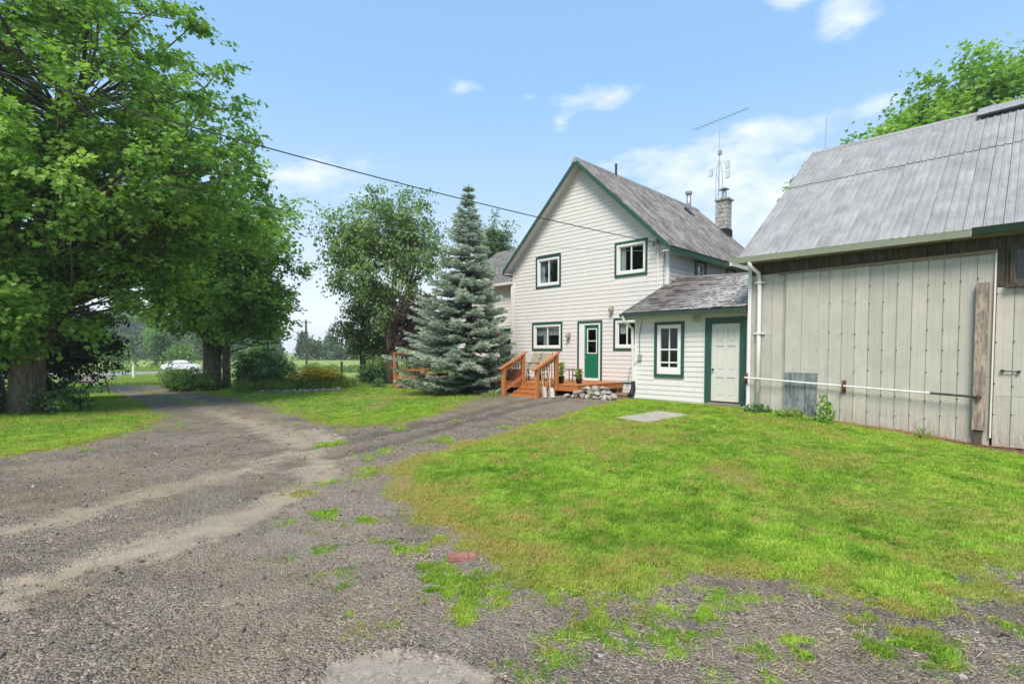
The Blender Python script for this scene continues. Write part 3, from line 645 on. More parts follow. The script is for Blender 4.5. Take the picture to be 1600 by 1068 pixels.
mb = Fh.mb(); frame_box(mb, D0+.11, D1-.09, 1.6, 2.52, .035, FC+.005, FC+.03); mb.box(D0+.145, D1-.125, FC+.008, FC+.03, 2.05, 2.08); mb.build('door_window_frame', M_wht, dr)
mb = Fh.mb(); mb.box(D0+.12, D1-.1, FC+.035, FC+.04, 1.62, 2.5); mb.build('pane', M_glass, dr)
mb = Fh.mb(); mb.lathe((D0+.06, FC-.02, 1.45), [(.028, -.03), (.032, 0), (.028, .03)], 8); mb.box(D0+.04, D0+.08, FC-.01, FC+.02, 1.62, 1.68); mb.build('door_handle', M_steel, dr)
mb = Fh.mb(); mb.box(SL+.04, SR, FC-.025, FC+.0, .56, .615); mb.build('base_flashing', M_green, Fh.root)
# wall lamps, vents and service entrance
for i, (s_, z_) in enumerate([(-12.44,2.31),(-10.51,3.19)]):
    mb = Fh.mb(); mb.lathe((s_, FC-.02, z_), [(.05, -.05), (.055, .05)], 8); mb.box(s_-.06, s_+.06, FC-.03, FC, z_-.07, z_+.07); mb.lathe((s_+.0, FC-.11, z_-.02), [(.085, -.09), (.09, -.02), (.06, .06), (.02, .08)], 10); o = mb.build('wall_lamp', mat('bronze_lamp', (.28,.23,.17), .5), Fh.root)
mb = Fh.mb(); mb.tube([(-8.72, FC-.05, 5.2), (-8.72, FC-.05, 4.2), (-8.72, FC-.05, 3.2)], .024, 8); mb.build('service_mast', M_wht, Fh.root)
mb = Fh.mb(); mb.tube([(-8.72, FC-.05, 5.18), (-8.72, FC-.05, 5.28), (-8.72, FC-.16, 5.3), (-8.72, FC-.22, 5.2)], [.04, .05, .05, .035], 8)
for k in (-.16, .16): mb.lathe((-8.72+k, FC-.07, 5.2), [(.02, -.05), (.05, -.03), (.03, 0), (.05, .03), (.02, .05)], 8)
mb.tube([(-8.72, FC-.2, 5.2), (-8.78, FC-.25, 5.0), (-8.9, FC-.22, 5.12)], .01, 5); mb.tube([(-8.72, FC-.2, 5.2), (-8.7, FC-.3, 4.95), (-8.95, FC-.22, 5.1)], .01, 5); mb.build('service_head', M_grey, Fh.root)
mb = Fh.mb(); mb.tube([(-8.5, FC-.03, 5.0), (-8.52, FC-.03, 4.4), (-8.5, FC-.03, 3.0)], .009, 5); mb.build('antenna_wire', M_cab, Fh.root)
# plumbing vent, roof vent, flue pipe
def roofz(s_, c_): return ZR+.09-q*abs(s_-SM)
mb = Fh.mb(); mb.lathe((-11.85, 17.7, 8.5), [(.045, 0), (.045, .62)], 8); mb.build('vent_pipe', M_black, Fh.root)
mb = Fh.mb(); mb.hexa([(-11.3, 22.3, roofz(-11.3,0)-.02), (-10.95, 22.3, roofz(-10.95,0)-.02), (-10.95, 22.7, roofz(-10.95,0)-.02), (-11.3, 22.7, roofz(-11.3,0)-.02), (-11.25, 22.3, roofz(-11.25,0)+.16), (-10.95, 22.3, roofz(-10.95,0)+.08), (-10.95, 22.7, roofz(-10.95,0)+.08), (-11.25, 22.7, roofz(-11.25,0)+.16)]); mb.build('roof_vent', M_black, Fh.root)
mb = Fh.mb(); mb.lathe((-12.0, 24.2, 8.45), [(.11, 0), (.11, .85)], 10); fl = mb.build('flue_pipe', M_steel, Fh.root, True)
mb = Fh.mb(); mb.lathe((-12.0, 24.2, 8.45), [(.1, .86), (.16, .88), (.17, .99), (.05, 1.04)], 12); mb.build('flue_cap', M_steel, fl)
# block chimney against the far gable
chx, chc = -10.5, 24.75
mb = Fh.mb(); mb.box(chx-.24, chx+.24, chc-.24, chc+.24, 5.0, 8.8); ch = mb.build('chimney', mat('mortar', (.2,.19,.17), .95), Fh.root)
zz = 7.0; row = 0
while zz < 8.78:
    for k in (0, 1):
        w0 = .5*(.62 if row % 2 == 0 else .38); 
        u0, u1 = ((-.26, -.26+w0-.01) if k == 0 else (-.26+w0+.01, .26))
        j = random.uniform(-.006, .006)
        mb = Fh.mb(); mb.box(chx+u0, chx+u1, chc-.262+j, chc-.242, zz+.012, zz+.19)
        mb.build('chimney_block', M_block, ch)
        mb = Fh.mb(); mb.box(chx-.262, chx-.242, chc+u0, chc+u1, zz+.012, zz+.19); mb.box(chx+.242, chx+.262, chc+u0, chc+u1, zz+.012, zz+.19); mb.build('chimney_block', M_block, ch)
    zz += .2; row += 1
mb = Fh.mb(); mb.box(chx-.34, chx+.34, chc-.34, chc+.34, 8.8, 8.88); mb.build('chimney_cap', M_block, ch)
mb = Fh.mb(); mb.lathe((chx, chc, 8.88), [(.12, 0), (.11, .38)], 10); mb.lathe((chx, chc, 8.88), [(.03, .42), (.24, .46), (.05, .58)], 12)
for a in range(4): mb.box(chx+.09*math.cos(a*1.57)-.01, chx+.09*math.cos(a*1.57)+.01, chc+.09*math.sin(a*1.57)-.01, chc+.09*math.sin(a*1.57)+.01, 9.23, 9.34)
mb.build('chimney_pot', M_steel, ch)
mb = Fh.mb(); mb.box(chx-.3, chx+.3, chc-.34, chc+.3, roofz(chx,0)-.42, roofz(chx,0)+.12); mb.build('chimney_flashing', M_black, ch)
# left wing
WC = 16.7; WL = -20.3; wz = 4.72; wq = .72
mb = Fh.mb(); wallgrid(mb, WL, SL, .1, wz, [(-17.4,-16.7,.62,2.66)], WC+.008, WC+.14); mb.box(WL, WL+.13, WC+.14, 22.3, .1, wz); mb.box(WL+.13, SL, 22.17, 22.3, .1, wz)
mb.add([(WL, WC+.02, wz), (WL, 22.3, wz), (WL, 19.5, wz+2.0), (WL+.12, WC+.02, wz), (WL+.12, 22.3, wz), (WL+.12, 19.5, wz+2.0)], [(0,2,1), (3,4,5), (0,3,5,2), (1,2,5,4)])
mb.build('wing_wall', M_siding, Fh.root)
z = .22
while z < wz-.05:
    segs = cut(WL, SL, z, z+pz, [(-17.47,-16.58,.6,2.74)])
    siding_course(Fh, 'siding_board', M_siding, [(u, v, u, v) for u, v in segs], z, z+pz-.001, WC); z += pz
roof_sheets(Fh, 'roof_sheet', M_oldroof, (WL-.3, WC-.35, wz+.02), (SL, WC-.35, wz+.02), (0, 1, wq), 3.15*math.hypot(1, wq), .6, .2, .038)
roof_sheets(Fh, 'roof_sheet', M_oldroof, (SL, 22.65, wz+.02), (WL-.3, 22.65, wz+.02), (0, -1, wq), 3.15*math.hypot(1, wq), .6, .2, .038)
mb = Fh.mb(); mb.box(WL-.3, SL-.02, WC-.33, WC-.0, wz-.07, wz-.035); mb.build('eave_soffit', M_soffit, Fh.root)
mb = Fh.mb(); mb.box(WL-.3, SL-.22, WC-.46, WC-.36, wz-.07, wz+.03); mb.build('wing_gutter', M_cream, Fh.root)
mb = Fh.mb(); mb.tube([(SL-.6, WC-.4, wz-.05), (SL-.35, FC+.3, wz-.15), (SL-.09, FC-.02, wz-.35), (SL-.07, FC-.06, wz-.6), (SL-.07, FC-.06, .95), (SL-.0, FC-.2, .8)], .04, 8); mb.build('downpipe', M_cream, Fh.root)
mb = Fh.mb(); frame_box(mb, -17.47, -16.58, .62, 2.74, .09, WC-.035, WC+.03, sill=False); t = mb.build('door_casing', M_green, Fh.root)
mb = Fh.mb(); frame_box(mb, -17.375, -16.675, .64, 2.645, .1, WC+.0, WC+.05); mb.box(-17.275, -16.775, WC+.0, WC+.05, 1.5, 1.56); mb.box(-17.275, -16.775, WC+.02, WC+.05, .74, 1.0); dr = mb.build('screen_door', M_green, Fh.root)
mb = Fh.mb(); mb.box(-17.275, -16.775, WC+.03, WC+.035, 1.0, 1.5); mb.box(-17.275, -16.775, WC+.03, WC+.035, 1.56, 2.54); mb.build('pane', M_glass, dr)
mb = Fh.mb(); mb.box(-17.3, -15.6, 18.6, 18.7, .5, 3.0); mb.build('inner_partition', M_int, Fh.root)

# ================================================================== small white addition
ZS = .3; Ad = Bld('garden_shed', -6.5, 13.27, ZS, 'small white clapboard lean-to with patchy shingle roof between farmhouse and barn', 'shed')
A0, A1, AC, AB = -8.15, -4.97, 13.27, 19.2; az = 2.72
opA = [(-7.54,-6.65,.97,2.5),(-6.06,-5.01,.36,2.56)]
mb = Ad.mb(); wallgrid(mb, A0, A1, .1, az, [(-7.46,-6.73,1.05,2.42),(-5.95,-5.12,.36,2.45)], AC+.008, AC+.12)
mb.box(A0, A0+.12, AC+.12, AB, .1, az); mb.box(A0+.12, A1, AB-.12, AB, .1, az); mb.box(A1-.12, A1, AC+.12, AB-.12, .1, az)
for u in (A0, A1-.12): mb.add([(u, AC+.02, az), (u, AB, az), (u, 16.25, 4.0), (u+.12, AC+.02, az), (u+.12, AB, az), (u+.12, 16.25, 4.0)], [(0,2,1), (3,4,5), (0,3,5,2), (1,2,5,4)])
mb.build('wall', M_siding, Ad.root)
z = .2; pa = .135
while z < az-.08:
    z1 = min(z+pa, az-.03)
    segs = cut(A0, A1, z, z1, opA)
    if segs: siding_course(Ad, 'siding_board', M_siding, [(u, v, u, v) for u, v in segs], z, z1-.001, AC)
    z += pa
mb = Ad.mb(); mb.box(A0-.03, A0+.03, AC-.03, AC+.03, .2, az); mb.build('corner_trim', M_wht, Ad.root)
mb = Ad.mb(); mb.box(A0, A1, AC-.02, AC-.004, az-.13, az+.0); mb.build('frieze_board', M_soffit, Ad.root)
# roof deck and shingles
ce = 12.95; cr = 16.2; ze0, zr0, zr1 = 2.79, 4.13, 3.97
def apt(u, t, off=0):   # u 0..1 along eave, t 0..1 up the slope
    s_ = -8.4+u*(A1+8.4+.05); c_ = ce+(cr-ce)*t; zrr = zr0+(zr1-zr0)*u; z_ = ze0+(zrr-ze0)*t-.035*math.sin(math.pi*u)*math.sin(math.pi*t)
    return (s_, c_-off*.38, z_+off*.92)
mb = Ad.mb(); mb.hexa([apt(0,0,-.06), apt(1,0,-.06), apt(1,1,-.06), apt(0,1,-.06), apt(0,0,-.005), apt(1,0,-.005), apt(1,1,-.005), apt(0,1,-.005)])
mb.hexa([(-8.4, cr, 4.07), (A1+.05, cr, 3.91), (A1+.05, 19.4, 2.6), (-8.4, 19.4, 2.7), (-8.4, cr, 4.12), (A1+.05, cr, 3.96), (A1+.05, 19.4, 2.66), (-8.4, 19.4, 2.76)]); mb.build('roof_deck', M_dark, Ad.root)
nrow = 14; ncol = 12
for r_ in range(nrow):
    for k in range(ncol+1):
        u0 = (k-(.5 if r_ % 2 else 0))/ncol; u1 = u0+1/ncol-.003; u0 = max(u0, 0); u1 = min(u1, 1)
        if u1-u0 < .01: continue
        t0 = r_/nrow-random.uniform(0, .003); t1 = min((r_+1.25)/nrow, 1.0); lift = random.choice([.014, .014, .018, .02, .034])
        cdn = random.uniform(-.004, .004)
        mb = Ad.mb(); mb.hexa([apt(u0,t0,lift-.009), apt(u1,t0,lift-.009+cdn), apt(u1,t1,-.002), apt(u0,t1,-.002), apt(u0,t0,lift), apt(u1,t0,lift+cdn), apt(u1,t1,.005), apt(u0,t1,.005)]); mb.build('shingle', M_shingle, Ad.root)
mb = Ad.mb(); mb.hexa([(-8.42, cr-.12, 4.1), (A1+.05, cr-.12, 3.94), (A1+.05, cr+.1, 3.94), (-8.42, cr+.1, 4.1), (-8.42, cr-.0, 4.17), (A1+.05, cr-.0, 4.01), (A1+.05, cr+.02, 4.01), (-8.42, cr+.02, 4.17)]); mb.build('ridge_cap', M_oldroof, Ad.root)
mb = Ad.mb(); mb.hexa([apt(-.01,0,-.1), apt(.004,0,-.1), apt(.004,1,-.1), apt(-.01,1,-.1), apt(-.01,0,.015), apt(.004,0,.015), apt(.004,1,.015), apt(-.01,1,.015)]); mb.build('rake_board', M_green, Ad.root)
mb = Ad.mb()
vs = []
for s_, z_ in ((-8.45, ze0-.02), (A1+.06, ze0-.05)):
    for dy, dz in ((0,-.02), (-.02,-.09), (-.1,-.1), (-.13,.0), (-.115,.0), (-.09,-.085), (-.03,-.075), (-.012,-.02)): vs.append((s_, ce-.0+dy, z_+dz))
mb.add(vs, [(k, (k+1) % 8, 8+(k+1) % 8, 8+k) for k in range(8)]+[(7,6,5,4,3,2,1,0), tuple(range(8,16))]); mb.build('gutter', M_dkgut, Ad.root)
mb = Ad.mb(); mb.box(-8.4, A1, ce+.0, AC-.0, ze0-.13, ze0-.1); mb.build('eave_soffit', M_soffit, Ad.root)
# old four-pane window
mb = Ad.mb(); frame_box(mb, -7.54, -6.65, .97, 2.51, .085, AC-.045, AC+.02); t = mb.build('window', M_green, Ad.root)
mb = Ad.mb(); frame_box(mb, -7.453, -6.737, 1.057, 2.423, .1, AC-.03, AC+.05); mb.box(-7.353, -6.837, AC-.015, AC+.04, 1.16, 1.25); mb.build('window_frame', M_wht, t)
mb = Ad.mb(); mb.box(-7.11, -7.08, AC-.005, AC+.03, 1.157, 2.32); mb.box(-7.353, -6.837, AC-.012, AC+.035, 1.72, 1.76); mb.box(-7.353, -6.837, AC-.0, AC+.035, 1.36, 1.40) ; mb.build('muntin', M_wht, t)
for u in ((-7.353,-7.112), (-7.078,-6.837)):
    for p in ((1.25,1.72), (1.762,2.322)):
        mb = Ad.mb(); mb.box(u[0], u[1], AC+.012, AC+.017, *p); mb.build('pane', M_glass, t)
mb = Ad.mb(); mb.box(A0+.14, A1-.14, AC+1.2, AC+1.25, .3, 2.7); mb.build('inner_partition', M_int, Ad.root)
# six panel door
mb = Ad.mb(); frame_box(mb, -6.06, -5.01, .36, 2.56, .15, AC-.045, AC+.02, sill=False); mb.build('door_casing', M_green, Ad.root)
d0, d1 = -5.905, -5.165
mb = Ad.mb(); mb.box(d0, d1, AC+.035, AC+.06, .4, 2.405)
wd = d1-d0
sx = [0, .13*wd/.74, .325*wd/.74, .415*wd/.74, .61*wd/.74, wd]; szs = [(.4, .52), (.52, 1.02), (1.02, 1.2), (1.2, 1.83), (1.83, 1.93), (1.93, 2.28), (2.28, 2.405)]
for i in range(5):
    for j, (p, q2) in enumerate(szs):
        if i in (1, 3) and j in (1, 3, 5):
            a, b2 = d0+sx[i], d0+sx[i+1]; mb.hexa([(a+.02, AC+.03, p+.02), (b2-.02, AC+.03, p+.02), (b2-.02, AC+.034, p+.02), (a+.02, AC+.034, p+.02), (a+.02, AC+.03, q2-.02), (b2-.02, AC+.03, q2-.02), (b2-.02, AC+.034, q2-.02), (a+.02, AC+.034, q2-.02)]) if False else mb.box(a+.035, b2-.035, AC+.022, AC+.036, p+.035, q2-.035)
        else: mb.box(d0+sx[i], d0+sx[i+1], AC+.015, AC+.036, p, q2)
dr = mb.build('door', M_wdoor, Ad.root)
mb = Ad.mb(); mb.tube([(d0+.06, AC+.016, 1.22), (d0+.06, AC-.02, 1.22), (d0+.06, AC-.05, 1.22)], [.014, .016, .03], 8); mb.build('door_knob', M_black, dr)
mb = Ad.mb(); mb.box(-5.95, -5.1, AC-.1, AC+.03, .28, .36); mb.build('door_sill', M_trimw, Ad.root)
mb = Ad.mb(); mb.lathe((-6.36, AC-.06, 2.57), [(.05,-.03), (.05,.03)], 10); mb.tube([(-6.36, AC-.04, 2.57), (-6.28, AC-.12, 2.56), (-6.22, AC-.2, 2.52)], [.03, .06, .075], 10); mb.build('wall_lamp', M_steel, Ad.root)
# white downpipe with black elbow, cables and a small meter box at the left corner
mb = Ad.mb(); mb.tube([(-8.35, ce-.08, ze0-.08), (-8.33, ce-.05, 2.55), (-8.24, AC-.06, 2.35), (-8.22, AC-.06, 1.5), (-8.2, AC-.06, .82)], .045, 8); mb.build('downpipe', M_cream, Ad.root)
mb = Ad.mb(); mb.tube([(-8.2, AC-.06, .82), (-8.19, AC-.06, .6), (-8.22, AC-.09, .45), (-8.32, AC-.1, .38)], [.055, .07, .085, .07], 10); mb.build('downpipe_elbow', M_black, Ad.root)
mb = Ad.mb(); mb.tube([(-8.3, AC-.1, .4), (-9.3, 13.25, .36)], .055, 8); mb.build('downpipe_extension', mat('brown_drain_pipe', (.25,.13,.08), .6), Ad.root)
mb = Ad.mb(); mb.box(-8.05, -7.95, AC-.07, AC-.015, 1.42, 1.6); mb.build('meter_box', M_grey, Ad.root)
mb = Ad.mb(); mb.tube([(-8.0, AC-.04, 1.6), (-8.02, AC-.05, 2.1), (-7.93, AC-.05, 2.6)], .008, 5); mb.tube([(-8.05, AC-.05, 1.42), (-8.28, AC-.08, 1.2), (-8.36, AC-.05, .9), (-8.42, AC-.05, .62)], .008, 5); mb.build('cable', M_cab, Ad.root)

# ================================================================== barn
Bn = Bld('barn', 0.1, 13.0, -.15, 'long weathered barn with galvanised metal roof and tan metal cladding', 'barn')
BC = 13.0; B0, B1 = -4.85, 6.2; be = 3.86
def gs(s_): return h(*W(s_, 12.9)[:2])
mb = Bn.mb(); mb.box(B0, -.0, BC+.02, BC+.1, .18, be-.1); mb.box(0, B1, BC+.02, BC+.1, -.05, be-.1)
mb.box(B0, B0+.1, BC+.1, 24, .0, be-.1); mb.box(B1-.1, B1, BC+.1, 24, -.3, be-.1); mb.box(B0+.1, B1-.1, 23.9, 24, -.1, be-.1)
for u in (B0, B1-.1): mb.add([(u, BC+.02, be-.1), (u, 24, be-.1), (u, 18.3, 7.65), (u+.1, BC+.02, be-.1), (u+.1, 24, be-.1), (u+.1, 18.3, 7.65)], [(0,2,1), (3,4,5), (0,3,5,2), (1,2,5,4)])
mb.build('wall', M_dark, Bn.root)
def zb(s_): return (.3 if s_ < -4 else max(-.02, .3-.095*(s_+4))) -.03
def panel(name, m, s0, s1, z0, z1, c, t, rib=True, zl=None):
    z0a, z0b = (z0 if zl is None else zl(s0)), (z0 if zl is None else zl(s1))
    mb = Bn.mb(); e = .0015
    if rib:   # flat pan with a raised seam on its left edge
        pr = [(s0+e, 0), (s0+.008, -.016), (s0+.02, -.016), (s0+.028, -.0), ((s0+s1)/2-.008, 0), ((s0+s1)/2, -.004), ((s0+s1)/2+.008, 0), (s1-e, 0)]
        vs = []; n = len(pr)
        for k in range(2):
            for (u, d) in pr: vs.append((u, c+d, (z0a+(z0b-z0a)*(u-s0)/(s1-s0)) if k == 0 else z1))
        for k in range(2):
            for (u, d) in pr: vs.append((u, c+t, (z0a+(z0b-z0a)*(u-s0)/(s1-s0)) if k == 0 else z1))
        fs = [(j, j+1, n+j+1, n+j) for j in range(n-1)]+[(2*n+j+1, 2*n+j, 3*n+j, 3*n+j+1) for j in range(n-1)]+[(0, n, 3*n, 2*n), (n-1, 3*n-1, 4*n-1, 2*n-1)]+[(j+1, j, 2*n+j, 2*n+j+1) for j in range(n-1)]+[(n+j, n+j+1, 3*n+j+1, 3*n+j) for j in range(n-1)]
        mb.add(vs, fs)
    else: mb.hexa([(s0+e, c, z0a), (s1-e, c, z0b), (s1-e, c+t, z0b), (s0+e, c+t, z0a), (s0+e, c, z1), (s1-e, c, z1), (s1-e, c+t, z1), (s0+e, c+t, z1)])
    return mb.build(name, m, Bn.root)
# left of the sliding door
s_ = -4.8
for k in range(4):
    u0 = s_+k*.235; u1 = min(u0+.235, -3.87)
    if k < 2: panel('cladding_panel', M_clad, u0, u1, 2.08, 3.5, BC-.0, .015); panel('cladding_panel', M_clad, u0, u1, 0, 2.08, BC+.004, .012, zl=zb)
    else: panel('cladding_panel', M_clad, u0, u1, 0, 3.5, BC-.002, .018, zl=zb)
s_ = -3.86; W_ = (-.5+3.86)/14
for k in range(14):
    u0 = s_+k*W_; u1 = u0+W_
    c_ = BC-.035-(.012 if k in (3, 4, 5, 8) else 0)
    if k == 13: panel('cladding_panel', M_clad, u0, u1, 1.22, 3.48, c_, .04); panel('cladding_panel', M_clad, u0, u1, .86, 1.215, c_-.004, .04); panel('cladding_panel', M_clad, u0, u1, 0, .855, c_, .04, zl=zb)
    else: panel('cladding_panel', M_clad, u0, u1, 0, 3.48, c_, .04, zl=zb)
panel('patch_panel', M_clad, -4.02, -3.68, 1.2, 3.46, BC-.06, .012); panel('patch_panel', M_clad, -3.68, -3.33, 1.2, 3.46, BC-.06, .012)
for k in range(3): panel('weathered_board', M_peel, -4.03+k*.232, -4.03+(k+1)*.232-.006, zb(-3.7), 1.19, BC-.062-.006*k, .014, rib=False)
# right of the door
u = -.47
while u < B1:
    u1 = min(u+.24, B1)
    if u < .6: panel('cladding_panel', M_clad, u, u1, .88, 2.86, BC-.0, .018); panel('cladding_panel', M_clad, u, u1, 0, .875, BC-.006, .02, zl=zb)
    else: panel('cladding_panel', M_clad, u, u1, 0, 2.86, BC-.0, .018, zl=zb)
    u = u1
# dark boards under the eave
u = B0+.05
while u < B1:
    wd_ = random.choice([.26, .28, .3, .24]); u1 = min(u+wd_, B1)
    zlow = 3.52 if u1 < -.45 else 2.88
    if not (u > -.3 and u < .55): panel('dark_board', M_dark, u, u1-.008, zlow, be-.02, BC-.012-random.uniform(0, .01), .03, rib=False)
    else: panel('dark_board', M_dark, u, u1-.008, 3.62, be-.02, BC-.012, .03, rib=False)
    u = u1
mb = Bn.mb(); mb.hexa([(-4.2, BC-.09, 3.46), (-.47, BC-.09, 3.48), (-.47, BC-.04, 3.48), (-4.2, BC-.04, 3.46), (-4.2, BC-.09, 3.5), (-.47, BC-.09, 3.54), (-.47, BC-.0, 3.54), (-4.2, BC-.0, 3.5)]); mb.build('door_track', M_trimw, Bn.root)
mb = Bn.mb(); mb.box(-.5, -.475, BC-.09, BC-.0, .1, 3.5); mb.build('door_edge_trim', M_cream, Bn.root)
mb = Bn.mb(); mb.hexa([(B0-.03, BC-.03, .22), (B0+.05, BC-.03, .22), (B0+.05, BC+.03, .22), (B0-.03, BC+.03, .22), (B0-.03, BC-.03, 3.75), (B0+.05, BC-.03, 3.75), (B0+.05, BC+.03, 3.75), (B0-.03, BC+.03, 3.75)]); mb.build('corner_trim', M_wht, Bn.root)
mb = Bn.mb(); mb.box(-.74, -.56, BC-.17, BC-.07, .24, 2.95); mb.build('door_post', M_beam, Bn.root)
mb = Bn.mb(); mb.box(-.71, -.6, BC-.14, BC-.06, -.08, .235); mb.build('post_foot', M_dark, Bn.root)
# dark little window
mb = Bn.mb(); frame_box(mb, -.3, .55, 2.9, 3.6, .08, BC-.05, BC+.01); t = mb.build('window', M_dark, Bn.root)
mb = Bn.mb(); mb.box(-.22, .47, BC-.02, BC-.014, 2.98, 3.52); mb.build('pane', M_glass, t)
mb = Bn.mb(); mb.box(-.36, .6, BC-.12, BC+.0, 2.84, 2.9); mb.build('window_sill', M_dark, t)
# latch bar, screws, rust patches
mb = Bn.mb(); mb.tube([(-.36, BC-.05, 1.34), (-.14, BC-.05, 1.33)], .012, 6); mb.box(-.38, -.33, BC-.06, BC, 1.32, 1.36); mb.box(-.16, -.12, BC-.06, BC, 1.31, 1.35); mb.build('latch', M_black, Bn.root)
mb = Bn.mb()
for k in range(14):
    u = -3.86+k*W_+.014; c_ = BC-.051-(.012 if k in (3, 4, 5, 8) else 0)
    for z_ in (3.0, 2.72, 2.1, 1.75, 1.3, .75, .4):
        zz = z_+random.uniform(-.05, .05)
        if random.random() < .8 and zz > zb(u)+.05: mb.lathe((u, c_-.003, zz), [(.011, -.009), (.011, .009)], 6)
for k in range(10):
    u = -.47+k*.24+.014
    for z_ in (2.7, 1.9, 1.1, .5): mb.lathe((u, BC-.02, z_+random.uniform(-.05, .05)), [(.011, -.009), (.011, .009)], 6)
o = mb.build('screw_heads', M_black, Bn.root); o['kind'] = 'stuff'
# locking pipe across the door: white tube, black end, rusty brackets
mb = Bn.mb(); mb.tube([(-4.9, BC-.16, 1.06), (-3.2, BC-.15, .97), (-1.34, BC-.2, .885)], .018, 8); pp = mb.build('locking_pipe', M_wht, Bn.root)
mb = Bn.mb(); mb.tube([(-1.36, BC-.2, .886), (-.62, BC-.2, .85)], .021, 8); mb.build('pipe_end', M_black, pp)
for u, z_ in ((-4.88, 1.02), (-2.82, .93), (-.66, .84)):
    mb = Bn.mb(); mb.box(u-.03, u+.03, BC-.09, BC-.04, z_-.13, z_+.14); mb.box(u-.015, u+.015, BC-.22, BC-.09, z_-.05, z_-.02); mb.box(u-.015, u+.015, BC-.24, BC-.22, z_-.05, z_+.06); mb.build('bracket', M_rust, pp)
# roof: two tiers of ribbed sheets each side
Ec, Ez, Rc, Rz = 12.62, 3.9, 18.3, 7.86
sl = Vector((0, Rc-Ec, Rz-Ez)); L_ = sl.length; sl.normalize(); c2 = Ec+(16.0-Ec); t2 = (c2-Ec)/sl.y
E0 = -5.0; E1 = B1+.15
roof_sheets(Bn, 'roof_sheet', M_zinc, (E0, Ec, Ez), (E1, Ec, Ez), sl, t2+.06, .27, .135, .022, jitter=.014, gap=.003)
roof_sheets(Bn, 'roof_sheet', M_zinc, (E0, Ec+sl.y*t2-.018*sl.z, Ez+sl.z*t2+.02), (E1, Ec+sl.y*t2-.018*sl.z, Ez+sl.z*t2+.02), sl, L_-t2-.01, .27, .135, .022, jitter=.014, gap=.003)
roof_sheets(Bn, 'roof_sheet', M_zinc, (E1, 24.0, Ez), (E0, 24.0, Ez), Vector((0, Rc-24.0, Rz-Ez)), math.hypot(Rc-24.0, Rz-Ez), .81, .27, .022)
mb = Bn.mb(); mb.hexa([(E0, Ec+.02, Ez-.06), (E1, Ec+.02, Ez-.06), (E1, Rc, Rz-.09), (E0, Rc, Rz-.09), (E0, Ec+.02, Ez-.02), (E1, Ec+.02, Ez-.02), (E1, Rc, Rz-.02), (E0, Rc, Rz-.02)])
mb.hexa([(E0, Rc, Rz-.09), (E1, Rc, Rz-.09), (E1, 23.98, Ez-.06), (E0, 23.98, Ez-.06), (E0, Rc, Rz-.02), (E1, Rc, Rz-.02), (E1, 23.98, Ez-.02), (E0, 23.98, Ez-.02)]); mb.build('roof_deck', M_dark, Bn.root)
mb = Bn.mb(); mb.add([(E0, Rc-.16, Rz-.07), (E0, Rc, Rz+.05), (E0, Rc+.16, Rz-.07), (E1, Rc-.16, Rz-.07), (E1, Rc, Rz+.05), (E1, Rc+.16, Rz-.07)], [(0,3,4,1), (1,4,5,2), (2,1,0), (3,5,4), (0,2,5,3)]).build('ridge_cap', M_zinc, Bn.root)
# loose lifted sheet by the ridge
a = Vector((-1.12, Rc-.1, Rz+.02)); mb = Bn.mb(); dn = -sl; n_ = Vector((0, -sl.z, sl.y))
for (off, m_) in ((.09, M_zinc),):
    p = [a+n_*.0+dn*.55, a+Vector((1.15,0,0))+dn*.45, a+Vector((1.15,0,0))-dn*.0, a]
    mb.hexa([tuple(x+n_*.05) for x in p]+[tuple(x+n_*.075) for x in p])
mb.build('loose_ridge_sheet', M_zinc, Bn.root)
mb = Bn.mb(); p = [a+dn*.6, a+Vector((1.18,0,0))+dn*.5, a+Vector((1.18,0,0))+dn*.36, a+dn*.42]; mb.hexa([tuple(x+n_*.028) for x in p]+[tuple(x+n_*.045) for x in p]); mb.build('dark_gap_strip', M_black, Bn.root)  # solid black slab standing in for the dark gap below the lifted sheet
# gutters and downpipe
def gutter(B, name, m, s0, s1, c, z0, z1, dz=0, sc=1.0):
    vs = []
    for s_, z_ in ((s0, z0), (s1, z1)):
        for dy, dz_ in ((0,0), (-.0,-.09), (-.075,-.105), (-.13,-.02), (-.145,.0), (-.125,.002), (-.07,-.09), (-.01,-.08)): vs.append((s_, c+dy*sc, z_+dz_*sc))
    mb = B.mb(); mb.add(vs, [(k, (k+1) % 8, 8+(k+1) % 8, 8+k) for k in range(8)]+[(7,6,5,4,3,2,1,0), tuple(range(8,16))]); return mb.build(name, m, B.root)
gutter(Bn, 'cream_gutter', M_cream, -5.08, -.82, Ec-.01, Ez-.01, Ez-.02, sc=1.15)
gutter(Bn, 'dark_gutter', M_dkgut, -.81, E1, Ec-.015, Ez+.0, Ez+.0, sc=1.1)
mb = Bn.mb(); mb.box(E0, E1, Ec+.02, BC+.01, Ez-.12, Ez-.07); mb.build('eave_soffit', M_beam, Bn.root)
mb = Bn.mb(); mb.tube([(-4.72, Ec-.06, Ez-.08), (-4.7, Ec-.04, Ez-.22), (-4.62, BC-.1, 3.55), (-4.6, BC-.08, 3.3), (-4.6, BC-.08, 1.9), (-4.61, BC-.08, .36)], .05, 10); dp_ = mb.build('downpipe', M_wht, Bn.root, True)
for z_ in (3.3, 2.1):
    mb = Bn.mb(); mb.box(-4.72, -4.48, BC-.05, BC-.02, z_, z_+.035); mb.box(-4.66, -4.54, BC-.145, BC-.135, z_, z_+.035); mb.box(-4.668, -4.655, BC-.14, BC-.03, z_, z_+.035); mb.box(-4.545, -4.532, BC-.14, BC-.03, z_, z_+.035); mb.build('pipe_strap', M_wht, dp_)
